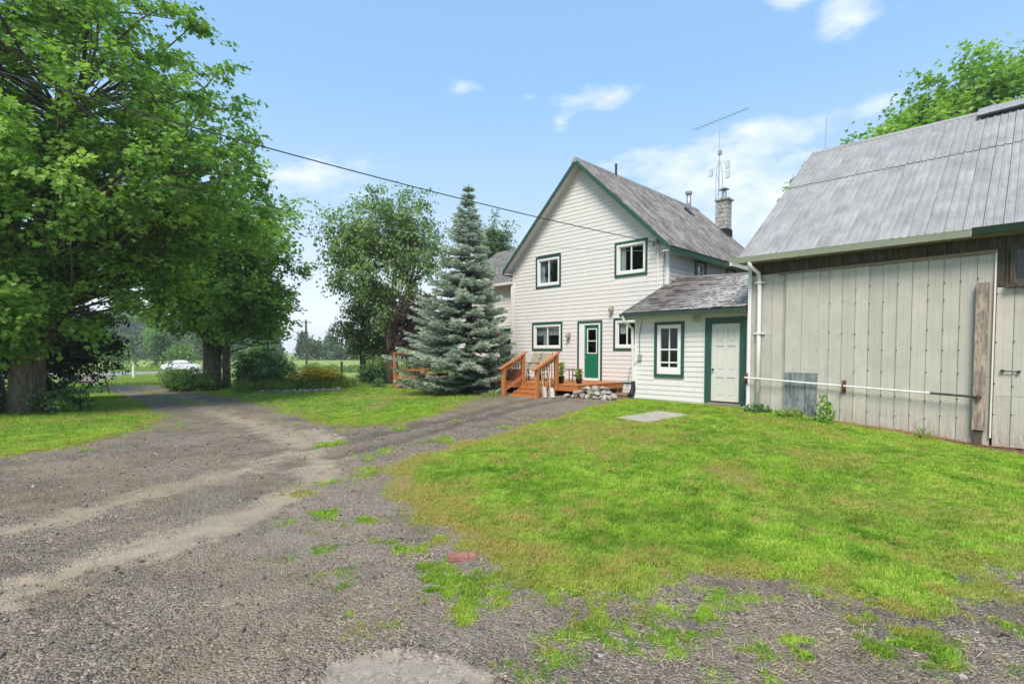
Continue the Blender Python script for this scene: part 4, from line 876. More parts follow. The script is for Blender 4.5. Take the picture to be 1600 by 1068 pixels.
mb = Bn.mb(); mb.tube([(-4.61, BC-.08, .38), (-4.61, BC-.12, .32), (-4.58, BC-.24, .27)], [.065, .07, .06], 10); mb.build('pipe_shoe', M_wht, dp_)
mb = Bn.mb(); mb.lathe((-4.45, BC-.02, be-.1), [(.01, 0), (.01, .01)], 4)
# lightning rod on ridge
rod = Bld('lightning_rod', -4.65, 18.3, 7.85, 'thin lightning rod standing on the left end of the barn ridge', 'lightning rod')
mb = rod.mb(); mb.tube([(-4.65, 18.3, 7.85), (-4.63, 18.3, 8.9)], .009, 5); mb.build('rod', M_steel, rod.root)
mb = rod.mb(); mb.lathe((-4.65, 18.3, 7.85), [(.06, 0), (.03, .1), (.015, .14)], 6); mb.build('rod_base', M_steel, rod.root)
#@@OBJ@@

# ================================================================== orange wooden deck
DZ = .62; Dk = Bld('wooden_deck', -12.0, 12.9, .2, 'orange stained wooden deck with short flight of railed steps in front of the farmhouse', 'deck')
c = 12.92
while c < 15.48:
    mb = Dk.mb(); mb.box(-20.6, -10.0, c, min(c+.136, 15.49), DZ-.035+random.uniform(-.002, .002), DZ+random.uniform(-.002, .002)); mb.build('deck_board', M_deck, Dk.root); c += .142
c = 15.5
while c < 16.6:
    mb = Dk.mb(); mb.box(-20.6, -15.5, c, min(c+.136, 16.66), DZ-.035, DZ); mb.build('deck_board', M_deck, Dk.root); c += .142
for a, b in ((-20.58,-16.4), (-16.396,-12.4), (-12.396,-10.02)):
    mb = Dk.mb(); mb.box(a, b, 12.93, 12.97, DZ-.2, DZ-.04); mb.build('fascia_board', M_deck, Dk.root)
mb = Dk.mb(); mb.box(-10.05, -10.01, 12.972, 15.45, DZ-.2, DZ-.04); mb.build('fascia_board', M_deck, Dk.root)
for a in (13.7, 14.5, 15.2):
    mb = Dk.mb(); mb.box(-10.15, -10.06, a, a+.09, .15, DZ-.04); mb.build('post', M_deckz, Dk.root)
for s_ in (-19.2, -17.5, -15.8, -14.1, -10.17):
    mb = Dk.mb(); mb.box(s_, s_+.09, 12.98, 13.07, .02, DZ-.04); mb.build('post', M_deckz, Dk.root)
# steps
for k, (zt, cc) in enumerate(((.49, 12.6), (.37, 12.3), (.25, 12.0))):
    for j in (0, 1):
        mb = Dk.mb(); mb.box(-12.22, -10.86, cc+j*.145, cc+j*.145+.14, zt-.035, zt); mb.build('step_tread', M_deck, Dk.root)
    mb = Dk.mb(); mb.box(-12.2, -10.88, cc+.02, cc+.045, zt-.15, zt-.037); mb.build('step_riser', M_deck, Dk.root)
for s_ in (-12.2, -10.92):
    mb = Dk.mb(); mb.hexa([(s_, 12.03, .12), (s_+.04, 12.03, .12), (s_+.04, 12.92, .3), (s_, 12.92, .3), (s_, 12.03, .22), (s_+.04, 12.03, .22), (s_+.04, 12.92, .6), (s_, 12.92, .6)]); mb.build('stringer', M_deck, Dk.root)
for s_ in (-12.32, -10.83):
    for cc, z0, z1 in ((11.93, .2, 1.13), (12.86, .42, 1.58)):
        mb = Dk.mb(); mb.box(s_-.055, s_+.055, cc-.055, cc+.055, z0, z1); mb.build('post', M_deckz, Dk.root)
    up = (0, 0, 1)
    mb = Dk.mb(); mb.bar((s_, 11.75, 1.1), (s_, 12.98, 1.66), .14, .045); mb.build('handrail', M_deckz, Dk.root)
    mb = Dk.mb(); mb.bar((s_, 11.9, 1.03), (s_, 12.86, 1.47), .04, .09); mb.build('rail', M_deckz, Dk.root)
    mb = Dk.mb(); mb.bar((s_, 11.9, .38), (s_, 12.86, .82), .05, .1); mb.build('rail', M_deckz, Dk.root)
    for k in range(7):
        t = (k+.9)/7.8; cc = 11.93+t*.93; mb = Dk.mb(); mb.tube([(s_, cc, .4+t*.44), (s_, cc, 1.02+t*.44)], .012, 6); mb.build('baluster', M_black, Dk.root)
# railing at the far left end
for s_, cc in ((-20.5, 12.95), (-18.2, 12.95), (-20.5, 16.5)):
    mb = Dk.mb(); mb.box(s_-.06, s_+.06, cc-.06, cc+.06, .0, 1.6); mb.build('post', M_deckz, Dk.root)
for z_ in (1.62, .86):
    mb = Dk.mb(); mb.box(-20.56, -18.1, 12.89, 13.01, z_-.03, z_+.02); mb.build('rail', M_deck, Dk.root)
    mb = Dk.mb(); mb.box(-20.56, -20.44, 13.02, 16.44, z_-.03, z_+.02); mb.build('rail', M_deck, Dk.root)
for k in range(12):
    mb = Dk.mb(); s_ = -20.35+k*.19; mb.tube([(s_, 12.95, .88), (s_, 12.95, 1.6)], .012, 5); mb.build('baluster', M_black, Dk.root)
# bench and low planter
be_ = Bld('deck_bench', -14.0, 13.4, DZ, 'reddish wooden bench low on the deck left of the steps', 'bench')
M_redw = wood('red_stained_wood', (.3,.07,.025), (.48,.14,.05), .5)
for k in range(3): mb = be_.mb(); mb.box(-14.9, -13.0, 13.3+k*.13, 13.42+k*.13, 1.0, 1.035); mb.build('seat_board', M_redw, be_.root)
for k in range(3): mb = be_.mb(); mb.box(-14.9, -13.0, 13.3, 13.325, .64+k*.12, .75+k*.12); mb.build('front_board', M_redw, be_.root)
for s_ in (-14.9, -13.08): mb = be_.mb(); mb.box(s_, s_+.08, 13.33, 13.66, DZ, 1.0); mb.build('leg', M_redw, be_.root)

# ------------------------------------------------------------------ patio chairs
def chair(x0, c0, rz_, label):
    e = empty('patio_chair', W(x0, c0, DZ), R(-45)+rz_, label, 'chair', 'patio chairs on the deck')
    for k in (-.27, .27):
        mb = MB(); mb.tube([(-.3, k, .02), (-.26, k, .4), (.18, k, .42), (.42, k, 1.02)], .013, 6); mb.build('side_frame', M_black, e)
        mb = MB(); mb.tube([(.26, k, .62), (-.1, k, .64), (-.27, k, .58), (-.27, k, .02)], .013, 6); mb.build('armrest', M_black, e)
        mb = MB(); mb.tube([(.12, k, .42), (.24, k, .02)], .013, 6); mb.build('leg', M_black, e)
    mb = MB(); mb.hexa([(-.24, -.26, .40), (-.24, .26, .40), (.19, .26, .41), (.19, -.26, .41), (-.24, -.26, .415), (-.24, .26, .415), (.19, .26, .425), (.19, -.26, .425)]); mb.build('seat', MATS['beige_sling'], e)
    mb = MB(); mb.hexa([(.19, -.26, .42), (.19, .26, .42), (.41, .26, 1.0), (.41, -.26, 1.0), (.17, -.26, .425), (.17, .26, .425), (.395, .26, 1.005), (.395, -.26, 1.005)]); mb.build('backrest', MATS['beige_sling'], e)
    return e
chair(-13.12, 14.0, R(78), 'beige sling patio chair with black frame, the left one nearer the steps')
chair(-12.6, 14.0, R(80), 'beige sling patio chair with black frame, the right one closer to the window')
tb = empty('side_table', W(-11.3, 14.2, DZ), R(-45), 'small black metal slatted table standing on the deck behind the right handrail', 'table')
mb = MB(); 
for k in range(7): 
    m_ = MB(); m_.box(-.28+k*.085, -.22+k*.085, -.25, .25, .43, .45); m_.build('slat', M_black, tb)
for a in (-.26, .26):
    for b in (-.23, .23): m_ = MB(); m_.box(a-.012, a+.012, b-.012, b+.012, 0, .43); m_.build('leg', M_black, tb)

# ------------------------------------------------------------------ tools, pots, stones
def shovel(p0, p1, label, bw, bl):
    a = Vector(p0); b = Vector(p1); e = empty('shovel', p0, 0, label, 'shovel', 'shovels leaning on the steps'); d = (b-a).normalized()
    mb = MB(p0); mb.tube([a+d*(bl*.8), b], .016, 7); mb.build('handle', M_handle, e)
    mb = MB(p0); sd_ = d.cross(Vector((1,1,0)).normalized()).normalized(); wv = Vector((1,-1,0)).normalized(); wv = (wv-d*wv.dot(d)).normalized(); nv = d.cross(wv)
    vs = []
    for t, w_, k in ((0, bw*.95, 0), (.5, bw, .0), (.9, bw*.9, 0), (1.0, .03, 0)):
        for u, dz_ in ((-1, .025), (0, -.01), (1, .025)): vs.append(tuple(a+d*bl*t+wv*u*w_/2+nv*dz_))
    n = len(vs); vs2 = [tuple(Vector(v)+nv*.008) for v in vs]
    fs = [(i*3+j, i*3+j+1, i*3+j+4, i*3+j+3) for i in range(3) for j in range(2)]; fs += [tuple(q_+n for q_ in f_[::-1]) for f_ in fs]
    mb.add(vs+vs2, fs).build('blade', mat('pale_tool_blade', (.42,.39,.34), .55, .2), e)
    mb = MB(p0); mb.tube([b-wv*.06, b+wv*.06], .015, 6); mb.build('grip', M_black, e)
px = W(-10.55, 11.95); shovel((px[0], px[1], .26), (*W(-10.9, 12.15)[:2], 1.45), 'wooden handled shovel leaning on the right step rail, its blade leftmost', .2, .36)
px = W(-10.35, 12.05); shovel((px[0], px[1], .26), (*W(-10.78, 12.4)[:2], 1.2), 'pale bladed shovel leaning on the right step rail, its blade rightmost', .22, .36)

def leaves(P, D, Nn, L_, Wd, kind='kite'):
    """vectorised leaves: P base points, D axis, Nn normal"""
    D = D/np.linalg.norm(D, axis=1, keepdims=True); B_ = np.cross(Nn, D); B_ /= np.linalg.norm(B_, axis=1, keepdims=True)+1e-9; Nn = np.cross(D, B_)
    if kind == 'kite': T = np.array([(0,0,0),(.5,.45,.10),(0,1,-.06),(-.5,.45,.10)]); tri = np.array([(0,1,2),(0,2,3)])
    elif kind == 'blade': T = np.array([(-.5,0,0),(.5,0,0),(0,1,0)]); tri = np.array([(0,1,2)])
    else:
        T = np.array([(0,0,0),(.38,.12,.05),(.5,.6,.1),(.17,.55,0),(0,1,-.05),(-.17,.55,0),(-.5,.6,.1),(-.38,.12,.05)]); tri = np.array([(0,1,3),(1,2,3),(0,3,5),(3,4,5),(0,5,7),(5,6,7)])
    n = len(P); V = P[:,None]+B_[:,None]*(T[None,:,0:1]*Wd[:,None,None])+D[:,None]*(T[None,:,1:2]*L_[:,None,None])+Nn[:,None]*(T[None,:,2:3]*Wd[:,None,None])
    F = tri[None]+(np.arange(n)*len(T))[:,None,None]
    return V.reshape(-1, 3), F.reshape(-1, 3), len(T)
def unit(v): return v/(np.linalg.norm(v, axis=-1, keepdims=True)+1e-9)
def rnd_dir(n, g=RG): return unit(g.normal(size=(n, 3)))

def potted(s_, c_, z_, label, pr=.11, ph=.2, lh=.35, n=120, pot=None):
    p = W(s_, c_, z_); e = empty('potted_plant', p, 0, label, 'plant')
    mb = MB(); mb.lathe((0,0,0), [(pr*.75, 0), (pr, ph), (pr*1.1, ph), (pr*1.1, ph+.03), (pr*.9, ph+.03), (pr*.85, ph-.02)], 12); mb.build('pot', pot or M_terra, e, True)
    P0 = np.column_stack([RG.normal(0, pr*.4, n), RG.normal(0, pr*.4, n), ph+RG.uniform(0, lh*.7, n)]); D = unit(np.column_stack([RG.normal(0,.7,n), RG.normal(0,.7,n), RG.uniform(.1,1,n)]))
    V, F, k = leaves(P0, D, rnd_dir(n), RG.uniform(.1,.2,n), RG.uniform(.03,.06,n)); me = np_mesh('foliage', V, F, {'tint': np.repeat(RG.random(n), k)}); flat_obj('foliage', me, e, M_perenn)
potted(-10.6, 13.75, DZ, 'leafy potted plant on the deck just right of the steps', .11, .13, .38, 170, M_black)
potted(-11.05, 13.35, DZ, 'dark pot with upright foliage behind the right handrail', .12, .22, .6, 120, M_black)
potted(-13.1, 14.6, DZ, 'small terracotta pot beside the low bench on the deck', .14, .2, .2, 60)
potted(-16.1, 16.2, DZ, 'orange pot standing by the green screen door', .15, .28, .2, 70)

def rock_mesh(name, sd, n=2):
    import bmesh
    g = np.random.default_rng(sd); bm = bmesh.new(); bmesh.ops.create_icosphere(bm, subdivisions=n, radius=.5)
    sc_ = g.uniform(.7, 1.2, 3); sc_[2] *= .7; pl = rnd_dir(6, g); of = g.uniform(.28, .45, 6)
    for v in bm.verts:
        p = np.array(v.co)
        for a, o_ in zip(pl, of):
            t = p@a
            if t > o_: p = p-a*(t-o_)
        v.co = p*sc_*(1+g.uniform(-.05, .05))
    me = bpy.data.meshes.new(name); bm.to_mesh(me); bm.free(); return me
ORD = ['first','second','third','fourth','fifth','sixth','seventh','eighth','ninth','tenth','eleventh','twelfth','thirteenth','fourteenth','fifteenth','sixteenth','seventeenth','eighteenth','nineteenth','twentieth']
ORD += ['twenty-'+q_ for q_ in ORD[:9]]+['thirtieth']+['thirty-'+q_ for q_ in ORD[:9]]
rocks = [rock_mesh('stone', 50+i) for i in range(8)]; rocks2 = [m_.copy() for m_ in rocks]
for m_ in rocks: m_.materials.append(M_stone)
for m_ in rocks2: m_.materials.append(M_stone2)
def stone_at(x, y, z, sz, label, group, alt=False):
    me = random.choice(rocks2 if alt else rocks); o = bpy.data.objects.new('stone', me); C.objects.link(o); o.location = (x, y, z); o.scale = (sz*random.uniform(.8,1.3), sz*random.uniform(.7,1.1), sz*random.uniform(.7,1.1)); o.rotation_euler = (random.uniform(-.5,.5), random.uniform(-.5,.5), random.uniform(0,6.3)); tag(o, label, 'stone', group)
for lvl, cnt in ((0, 20), (1, 15), (2, 8)):
    for k in range(cnt):
        s_ = -9.35+(k+.5)/cnt*(1.7-.35*lvl)-(.8-.17*lvl)+random.uniform(-.025,.025); c_ = 12.85+random.uniform(-.35,.3)*(1-.25*lvl); x, y, _ = W(s_, c_)
        stone_at(x, y, h(x, y)+.05+lvl*.12, random.uniform(.16,.28), ORD[k]+' stone from the left in the '+('lowest','middle','top')[lvl]+' layer of the heap beside the deck', 'stones heaped beside the deck')
for s_, c_, z_ in ((-10.15, 12.5, .05), (-8.55, 12.7, .07)):
    x, y, _ = W(s_, c_); stone_at(x, y, h(x, y)+z_, .27, 'big pale stone at the left end of the loose heap' if s_ < -9 else 'big whitish stone lying by the black drain elbow', 'large stones beside the heap')
for k in range(26):
    s_ = -19.9+k*.21+random.uniform(-.08,.08); x, y, _ = W(s_, 12.7+random.uniform(-.15,.12)); stone_at(x, y, h(x, y)+.07, random.uniform(.2,.32), ORD[k]+' stone from the left in the border under the deck edge', 'border stones under the spruce', k % 3 != 0)
for k in range(34):   # edging of the flower bed
    t = k/33; x = -12.0+t*4.2; y = 23.0+1.0*abs(t-.45)**1.5-.1*t+random.uniform(-.1,.1); stone_at(x, y, h(x, y)+.04, random.uniform(.16,.3), ORD[k]+' edging stone from the left along the front of the flower bed', 'edging stones of the flower bed')
# paving slab in two pieces and the brick on the gravel
import itertools
def slab(name, pts, t, label, cat, m):
    n = len(pts); cx = sum(p[0] for p in pts)/n; cy = sum(p[1] for p in pts)/n; z0 = max(h(*p) for p in pts)
    mb = MB((cx, cy, z0)); zs_ = [h(*p)+.035 for p in pts]
    mb.add([(p[0], p[1], z-t) for p, z in zip(pts, zs_)]+[(p[0], p[1], z) for p, z in zip(pts, zs_)], [tuple(range(n))[::-1], tuple(range(n, 2*n))]+[(i, (i+1) % n, n+(i+1) % n, n+i) for i in range(n)])
    o = mb.build(name, m); o.location = (cx, cy, z0); return tag(o, label, cat)
slab('concrete_slab', [(2.2,11.2),(2.72,10.43),(3.3,10.98),(2.78,11.75)], .06, 'cracked concrete slab lying in the grass, the half farther from the barn', 'slab', M_slab)
slab('concrete_slab', [(2.8,11.78),(3.32,11.0),(4.0,11.6),(3.5,12.3)], .06, 'cracked concrete slab lying in the grass, the half nearer the shed door', 'slab', M_slab)
b_ = MB((-.41,4.18,0)); b_.box(-.52,-.36,4.12,4.22,.0,.03); b_.box(-.355,-.3,4.13,4.23,.0,.028); bz = b_.build('brick', M_brick); bz.location = (-.41,4.18,h(-.41,4.18)+.0); bz.rotation_euler = (0,0,.15); tag(bz, 'flat piece of red brick lying at the edge of the gravel', 'brick')

# ------------------------------------------------------------------ trees
def curve(a, b, sag, n=5, jit=.0, g=RG):
    a = np.array(a, float); b = np.array(b, float); L_ = np.linalg.norm(b-a); out = []
    j = g.normal(0, jit*L_, 3)
    for i in range(n+1):
        t = i/n; p = a+(b-a)*t; p = p+np.array([0,0,1])*sag*L_*math.sin(math.pi*t)+j*math.sin(math.pi*t); out.append(tuple(p))
    return out
def broad_tree(name, base, label, cat, trunks, ells, nclump, per, lsize, lm, bm_, seed, droop=.15, kind='kite', group=None, tw=.8, shell=.5, limb_r=.05, flat=.35, asp=.75, nfork=3):
    """trunks: list of [(x,y,z,r)...] relative to base; ells: [(cx,cy,cz,rx,ry,rz,weight)]; leaves sit on twigs of ragged clumps at limb ends"""
    g = np.random.default_rng(seed); e = empty(name, base, 0, label, cat, group)
    mb = MB()
    for t in trunks:
        pts = [p[:3] for p in t]; pts[0] = (pts[0][0], pts[0][1], pts[0][2]-.3); mb.tube(pts, [p[3] for p in t], 10)
    allp = [p for t in trunks for p in t]
    wts = np.array([q_[6] for q_ in ells], float); wts /= wts.sum(); PB, DD, NN, LL, TT = [], [], [], [], []; tws = []
    for k in range(nclump):
        q_ = ells[g.choice(len(ells), p=wts)]; d = rnd_dir(1, g)[0]; rr = (shell+(1-shell)*g.random())*(.78+.34*g.random()); c = np.array(q_[:3])+d*np.array(q_[3:6])*rr
        if c[2] < .25: c[2] = .25+g.random()*.4
        cand = [p for p in allp if p[2] < c[2]*.95 and p[2] >= min(c[2]*.3, 2.5)] or allp[:1]
        dd = [abs(max(c[2]*.62, c[2]-.55*np.hypot(c[0]-p[0], c[1]-p[1]))-p[2])+.4*math.dist(c[:2], p[:2]) for p in cand]; a = cand[int(np.argmin(dd))]
        L_ = np.linalg.norm(c-np.array(a[:3])); r0 = min(limb_r*(.4+L_*.16), a[3]*.6)
        cv = curve(a[:3], c, .06-droop*.2, 4, .07, g); mb.tube(cv, [r0*(1-.8*i/4)+.004 for i in range(5)], 5, False)
        out = unit(c-np.array(q_[:3])); tint0 = g.normal(0, .13)
        for m in range(tw if isinstance(tw, int) else 9):
            td = unit(out*.7+rnd_dir(1, g)[0]*1.0+np.array([0,0,-droop])); tl = g.uniform(.35, 1.05)*lsize*7; td[2] *= .7
            e0 = c+rnd_dir(1, g)[0]*lsize*1.5; e1 = e0+td*tl; e1[2] -= droop*tl*.5
            tws.append((e0, e1)); n = int(per/9*g.uniform(.7, 1.3)); t = g.random(n)**.8
            p = e0+(e1-e0)*t[:,None]+g.normal(0, lsize*.75, (n, 3))*np.array([1,1,.55]); PB.append(p)
            DD.append(unit(td)[None]*.7+rnd_dir(n, g)*.8+np.array([[0,0,-.25-droop]])); NN.append(np.array([[0,0,1.]])*(1+flat)+rnd_dir(n, g)*.75+out[None]*.5)
            LL.append(lsize*g.uniform(.6, 1.2, n)); TT.append(np.clip(.45+tint0+g.normal(0, .16)+g.normal(0, .1, n), 0, 1))
    for e0, e1 in tws: mb.add([tuple(e0), tuple(e0+np.array([.012,.0,.006])), tuple(e1)], [(0,1,2)])
    mb.build('trunk', bm_, e, True)
    P = np.concatenate(PB); n = len(P); L_ = np.concatenate(LL)
    V, F, k = leaves(P, np.concatenate(DD), np.concatenate(NN), L_, L_*asp, kind)
    me = np_mesh('crown', V, F, {'tint': np.repeat(np.concatenate(TT), k)}); flat_obj('crown', me, e, lm)
    return e
def at(x, y): return (x, y, h(x, y))
# big maples on the left
broad_tree('maple_tree', at(-15.2, 15.8), 'huge old maple with very thick trunk at the left edge of the lawn', 'tree',
  [[(.3,0,0,.5),(.3,0,.5,.4),(.32,0,1.6,.33),(.5,0,2.9,.34),(.8,0,4.2,.32),(1.2,.2,6.5,.28),(1.5,.3,9,.22),(1.7,.3,12,.14),(1.7,.3,14,.07)],[(-.3,-.5,0,.2),(-.28,-.48,1.2,.15),(-.1,-.35,2.4,.11)],[(.3,.3,0,.3),(.35,.3,.8,.26),(.5,.2,2,.24),(.9,.1,3,.24),(2.1,.5,5.2,.18),(3.7,.6,7.5,.12),(4.6,.8,8.6,.06)],[(-.95,.2,0,.5),(-1.0,.15,1.0,.38),(-1.05,.1,1.6,.34),(-1.3,.2,3.5,.34),(-2.4,.4,6.5,.25),(-3.4,.5,10,.15)]],
  [(.8,.6,9.6,6.0,6.2,6.4,1.0),(3.3,0,6.9,4.2,3.8,2.3,.42),(.0,-1.2,3.2,2.8,1.5,1.3,.34),(3.2,.6,4.2,2.2,2,1.2,.1),(-1,-3.2,8.5,4.2,3.3,4.6,.3)], 540, 210, .155, M_maple, M_bark, 3, .12, 'maple', shell=.42, asp=1.0)
broad_tree('maple_tree', at(-16.5, 28.5), 'full round maple standing beside the driveway behind the dark bush', 'tree',
  [[(0,0,0,.6),(0,0,.6,.47),(0,0,1.9,.43),(-.1,0,3,.35),(-.4,0,5,.28),(-.5,0,8,.2),(-.3,0,11,.1)],[(.1,0,1.7,.3),(.5,0,3,.26),(1.0,0,5,.2),(1.6,0,8,.12)],[(.95,-.3,0,.22),(.95,-.3,1.5,.19),(1.0,-.2,3,.17),(1.8,-.2,5,.12),(2.8,-.2,7.5,.07)]],
  [(.3,0,7.7,4.5,4.4,5.0,1.0),(.6,-.8,4.8,3.3,3.2,1.6,.35),(1.6,0,5.2,3.2,3.4,3.2,.3)], 330, 170, .2, M_maple, M_bark, 5, .12, 'maple', shell=.4, asp=1.0)
broad_tree('shade_tree', at(-18.6, 20.3), 'nearly black leaved small tree with low branches behind the huge maple', 'tree',
  [[(0,0,0,.16),(.1,0,1.2,.13),(.2,0,3,.09),(.2,0,4.2,.04)]], [(.3,0,2.3,1.6,1.9,2.0,1.0),(1.5,.2,2.9,1.4,1.6,1.1,.5),(2.0,.2,1.6,.8,1.0,.5,.1)], 120, 190, .13, M_shade, M_barkd, 7, .3, 'kite', shell=.3)
broad_tree('maple_tree', at(-27, 24), 'leafy maple filling the upper left corner behind the huge trunk', 'tree',
  [[(0,0,0,.4),(0,0,3,.3),(.3,0,8,.2),(.3,0,12,.1)]], [(0,0,7.5,5.2,5,5.6,1.0)], 150, 170, .2, M_maple, M_bark, 9, .12, 'maple', shell=.4, asp=1.0)
# silver maple / poplar in the middle
broad_tree('silver_maple', at(-6.6, 28.6), 'tall airy tree with loose drooping crown left of the blue spruce', 'tree',
  [[(0,0,0,.36),(0,0,1.5,.29),(-.1,0,3,.25),(.1,0,5,.17),(.25,0,7,.09),(0,0,9,.03)],[(0,0,3,.14),(1.0,0,5.5,.09),(1.5,0,7.5,.04)],[(-.1,0,4,.12),(-1.3,0,6.3,.08),(-2.2,0,7.6,.03)]],
  [(-.2,0,9.2,2.2,2.2,2.1,.9),(-2.1,0,8.3,1.9,1.8,1.4,.55),(1.5,0,8.0,1.5,1.7,2.4,.6),(-.6,0,6.3,2.6,1.8,1.7,.6),(.1,0,4.4,1.5,1.4,1.5,.4),(-3.0,0,6.6,.8,.9,1.2,.22)], 235, 85, .175, M_leafmid, M_bark, 11, .6, 'kite', shell=.35, flat=.0)
broad_tree('ornamental_tree', at(-9.2, 32.0), 'dense dark green small tree with bare lower trunk left of the tall airy tree', 'tree',
  [[(0,0,0,.22),(0,0,1.6,.18),(0,0,3.5,.12),(0,0,5,.05)]], [(0,0,3.3,1.85,1.7,1.6,1.0),(.1,0,5.0,.9,.9,1.2,.35),(.9,0,2.6,1.3,1.3,.9,.4)], 110, 140, .13, M_leafdk, M_barkd, 13, .3, 'kite', shell=.3)
broad_tree('purple_plum_tree', at(-4.9, 26.8), 'dark purple leaved tree squeezed between the airy tree and the blue spruce', 'tree',
  [[(0,0,0,.16),(0,0,2,.12),(0,0,5,.05)]], [(.1,0,3.4,1.5,1.4,1.8,1.0),(-.5,0,2.1,.9,.9,.9,.2)], 85, 120, .12, M_purple, M_barkd, 15, .1, 'kite', shell=.3)
broad_tree('maple_tree', at(22.5, 27), 'big maple rising behind the barn roof on the right', 'tree',
  [[(0,0,0,.5),(0,0,4,.4),(0,0,9,.25),(0,0,14,.1)]], [(.2,0,11.4,5.3,5,4.6,1.0),(3.4,0,13.4,5.2,5,4.0,.8),(-3.9,0,9.9,3.7,3.5,1.9,.4)], 230, 170, .24, M_maple, M_bark, 17, .12, 'maple', shell=.45, asp=1.0)
# bushes
broad_tree('garden_bush', at(-11.6, 24.2), 'rounded dark green bush between the round maple and the flower bed', 'bush',
  [[(0,0,0,.08),(0,0,.8,.05),(.1,0,1.5,.03)]], [(0,0,1.0,1.05,1.0,.85,1.0)], 90, 110, .11, M_bush, M_barkd, 19, .1, 'kite', shell=.35)
for i, (x, y, r_, hh, lb) in enumerate([(-17.3,27.2,.75,1.0,'dark low bush at the foot of the round maple, the largest there'),(-16.2,26.6,.6,.8,'small dark bush directly in front of the round maple trunk'),(-20.6,31.5,.5,.75,'pale green shrub on the verge near the white car'),(-7.7,29.3,.9,1.3,'loose green shrub beside the airy tree trunk'),(-13.6,26.9,.5,1.0,'slim shrub right of the thin maple stem')]):
    broad_tree('low_bush', at(x, y), lb, 'bush', [[(0,0,0,.05),(0,0,hh*.5,.03)]], [(0,0,hh*.55,r_,r_*.8,hh*.5,1.0)], 34, 100, .12, (M_bush, M_bush, M_perenn, M_bush, M_leafdk)[i], M_barkd, 30+i, .1, shell=.3)
# hostas and undergrowth at the foot of the old maple
for i, (x, y, r_) in enumerate([(-14.0,15.6,.3),(-13.7,16.4,.3),(-15.5,14.9,.28)]):
    broad_tree('leafy_clump', at(x, y), ['broad leaved clump in front of the thick maple trunk','broad leaved clump right of the thick maple trunk','broad leaved clump at the left foot of the thick trunk'][i], 'plant', [[(0,0,0,.03),(0,0,.2,.02)]], [(0,0,.14,r_,r_,.16,1.0)], 9, 45, .11, M_bush, M_barkd, 50+i, .3, shell=.2)

# blue spruce and pines
def conifer(name, base, label, cat, Ht, Rb, m, seed, nlev=30, nb=9, asym=0, needle=.05, dens=1.0, z0=.35, expo=.85, gap=0, droop=.12, group=None, zj=.03):
    g = np.random.default_rng(seed); e = empty(name, base, 0, label, cat, group); mb = MB(); mb.tube([(0,0,-.3),(0,0,Ht*.4),(0,0,Ht*.8),(0,0,Ht)], [Rb*.065, Rb*.045, Rb*.018, .008], 8)
    P, D, T = [], [], []
    for l in range(nlev):
        t = l/(nlev-1); z = z0+(Ht-z0-.25)*t**.92; k = nb if t < .85 else 5
        zc = z
        for j in range(k):
            if g.random() < gap: continue
            z = max(zc+g.normal(0, zj*(1-t)**.7), .2)
            az = 2*math.pi*(j+g.random()*.8)/k+l*1.3; r = Rb*(1-t)**expo*g.uniform(.72, 1.12)+.13*(1-t)+.02
            if t < .06: r *= .82
            r *= 1+asym*math.cos(az-math.pi)
            dr = droop*r*(1-t)+.02; dirx = np.array([math.cos(az), math.sin(az), 0]); n_ = max(4, int(r/.10))
            side = np.array([-dirx[1], dirx[0], 0]); pts = []
            for i in range(n_+1):
                u = i/n_; pts.append(np.array([0,0,z])+dirx*r*u+np.array([0,0,-dr*math.sin(u*2.2)+(.10*r+.05)*u*u+(r*.35 if t > .7 else 0)*u]))
            mb.tube([pts[0], pts[n_//2], pts[-1]], [.012+.008*r, .008+.004*r, .004], 4, False); tb_ = g.normal(0, .08)
            for i in range(max(1, int(n_*.12)), n_+1):
                u = i/n_; tl = (.16+.32*r*(1-u)**.8*min(1, u*3))*g.uniform(.7, 1.15)
                for sg in ((-1, 1, 0) if i > n_-2 else (-1, 1)):
                    td = unit(dirx*(.75 if sg else 1)+side*sg*.8+np.array([0,0,g.uniform(-.22,.12)])); q0 = pts[i]; nn = max(6, int(tl/.016*dens)); uu = g.random(nn); 
                    pp = q0+td*tl*uu[:,None]+g.normal(0, .008, (nn,3)); rd = rnd_dir(nn, g); rd[:,2] = np.abs(rd[:,2])*1.0-.25; dd = td*.85+rd*.75
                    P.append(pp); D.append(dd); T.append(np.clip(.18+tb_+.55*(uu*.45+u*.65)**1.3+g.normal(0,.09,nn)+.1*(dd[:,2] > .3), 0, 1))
    P = np.concatenate(P); D = np.concatenate(D); T = np.concatenate(T); n = len(P)
    V, F, k = leaves(P, D, rnd_dir(n, g), needle*g.uniform(.8, 1.5, n), np.full(n, needle*.26), 'blade')
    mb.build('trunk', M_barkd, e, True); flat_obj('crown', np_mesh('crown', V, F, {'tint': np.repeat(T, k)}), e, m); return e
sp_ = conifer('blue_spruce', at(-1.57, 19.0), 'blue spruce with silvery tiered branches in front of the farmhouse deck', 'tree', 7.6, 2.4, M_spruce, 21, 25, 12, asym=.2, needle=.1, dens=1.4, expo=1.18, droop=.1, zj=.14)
broad_tree('tall_tree', at(-1.5, 42), 'pale green narrow tree rising behind the left wing roof, the taller one', 'tree', [[(0,0,0,.3),(0,0,8,.15),(0,0,12,.05)]], [(0,0,9.5,1.5,1.5,3.7,1.0),(-.2,0,7.3,1.9,1.6,1.4,.3)], 110, 120, .19, M_pine, M_barkd, 22, .0, 'kite', shell=.3, flat=.0, group='trees behind the wing roof')
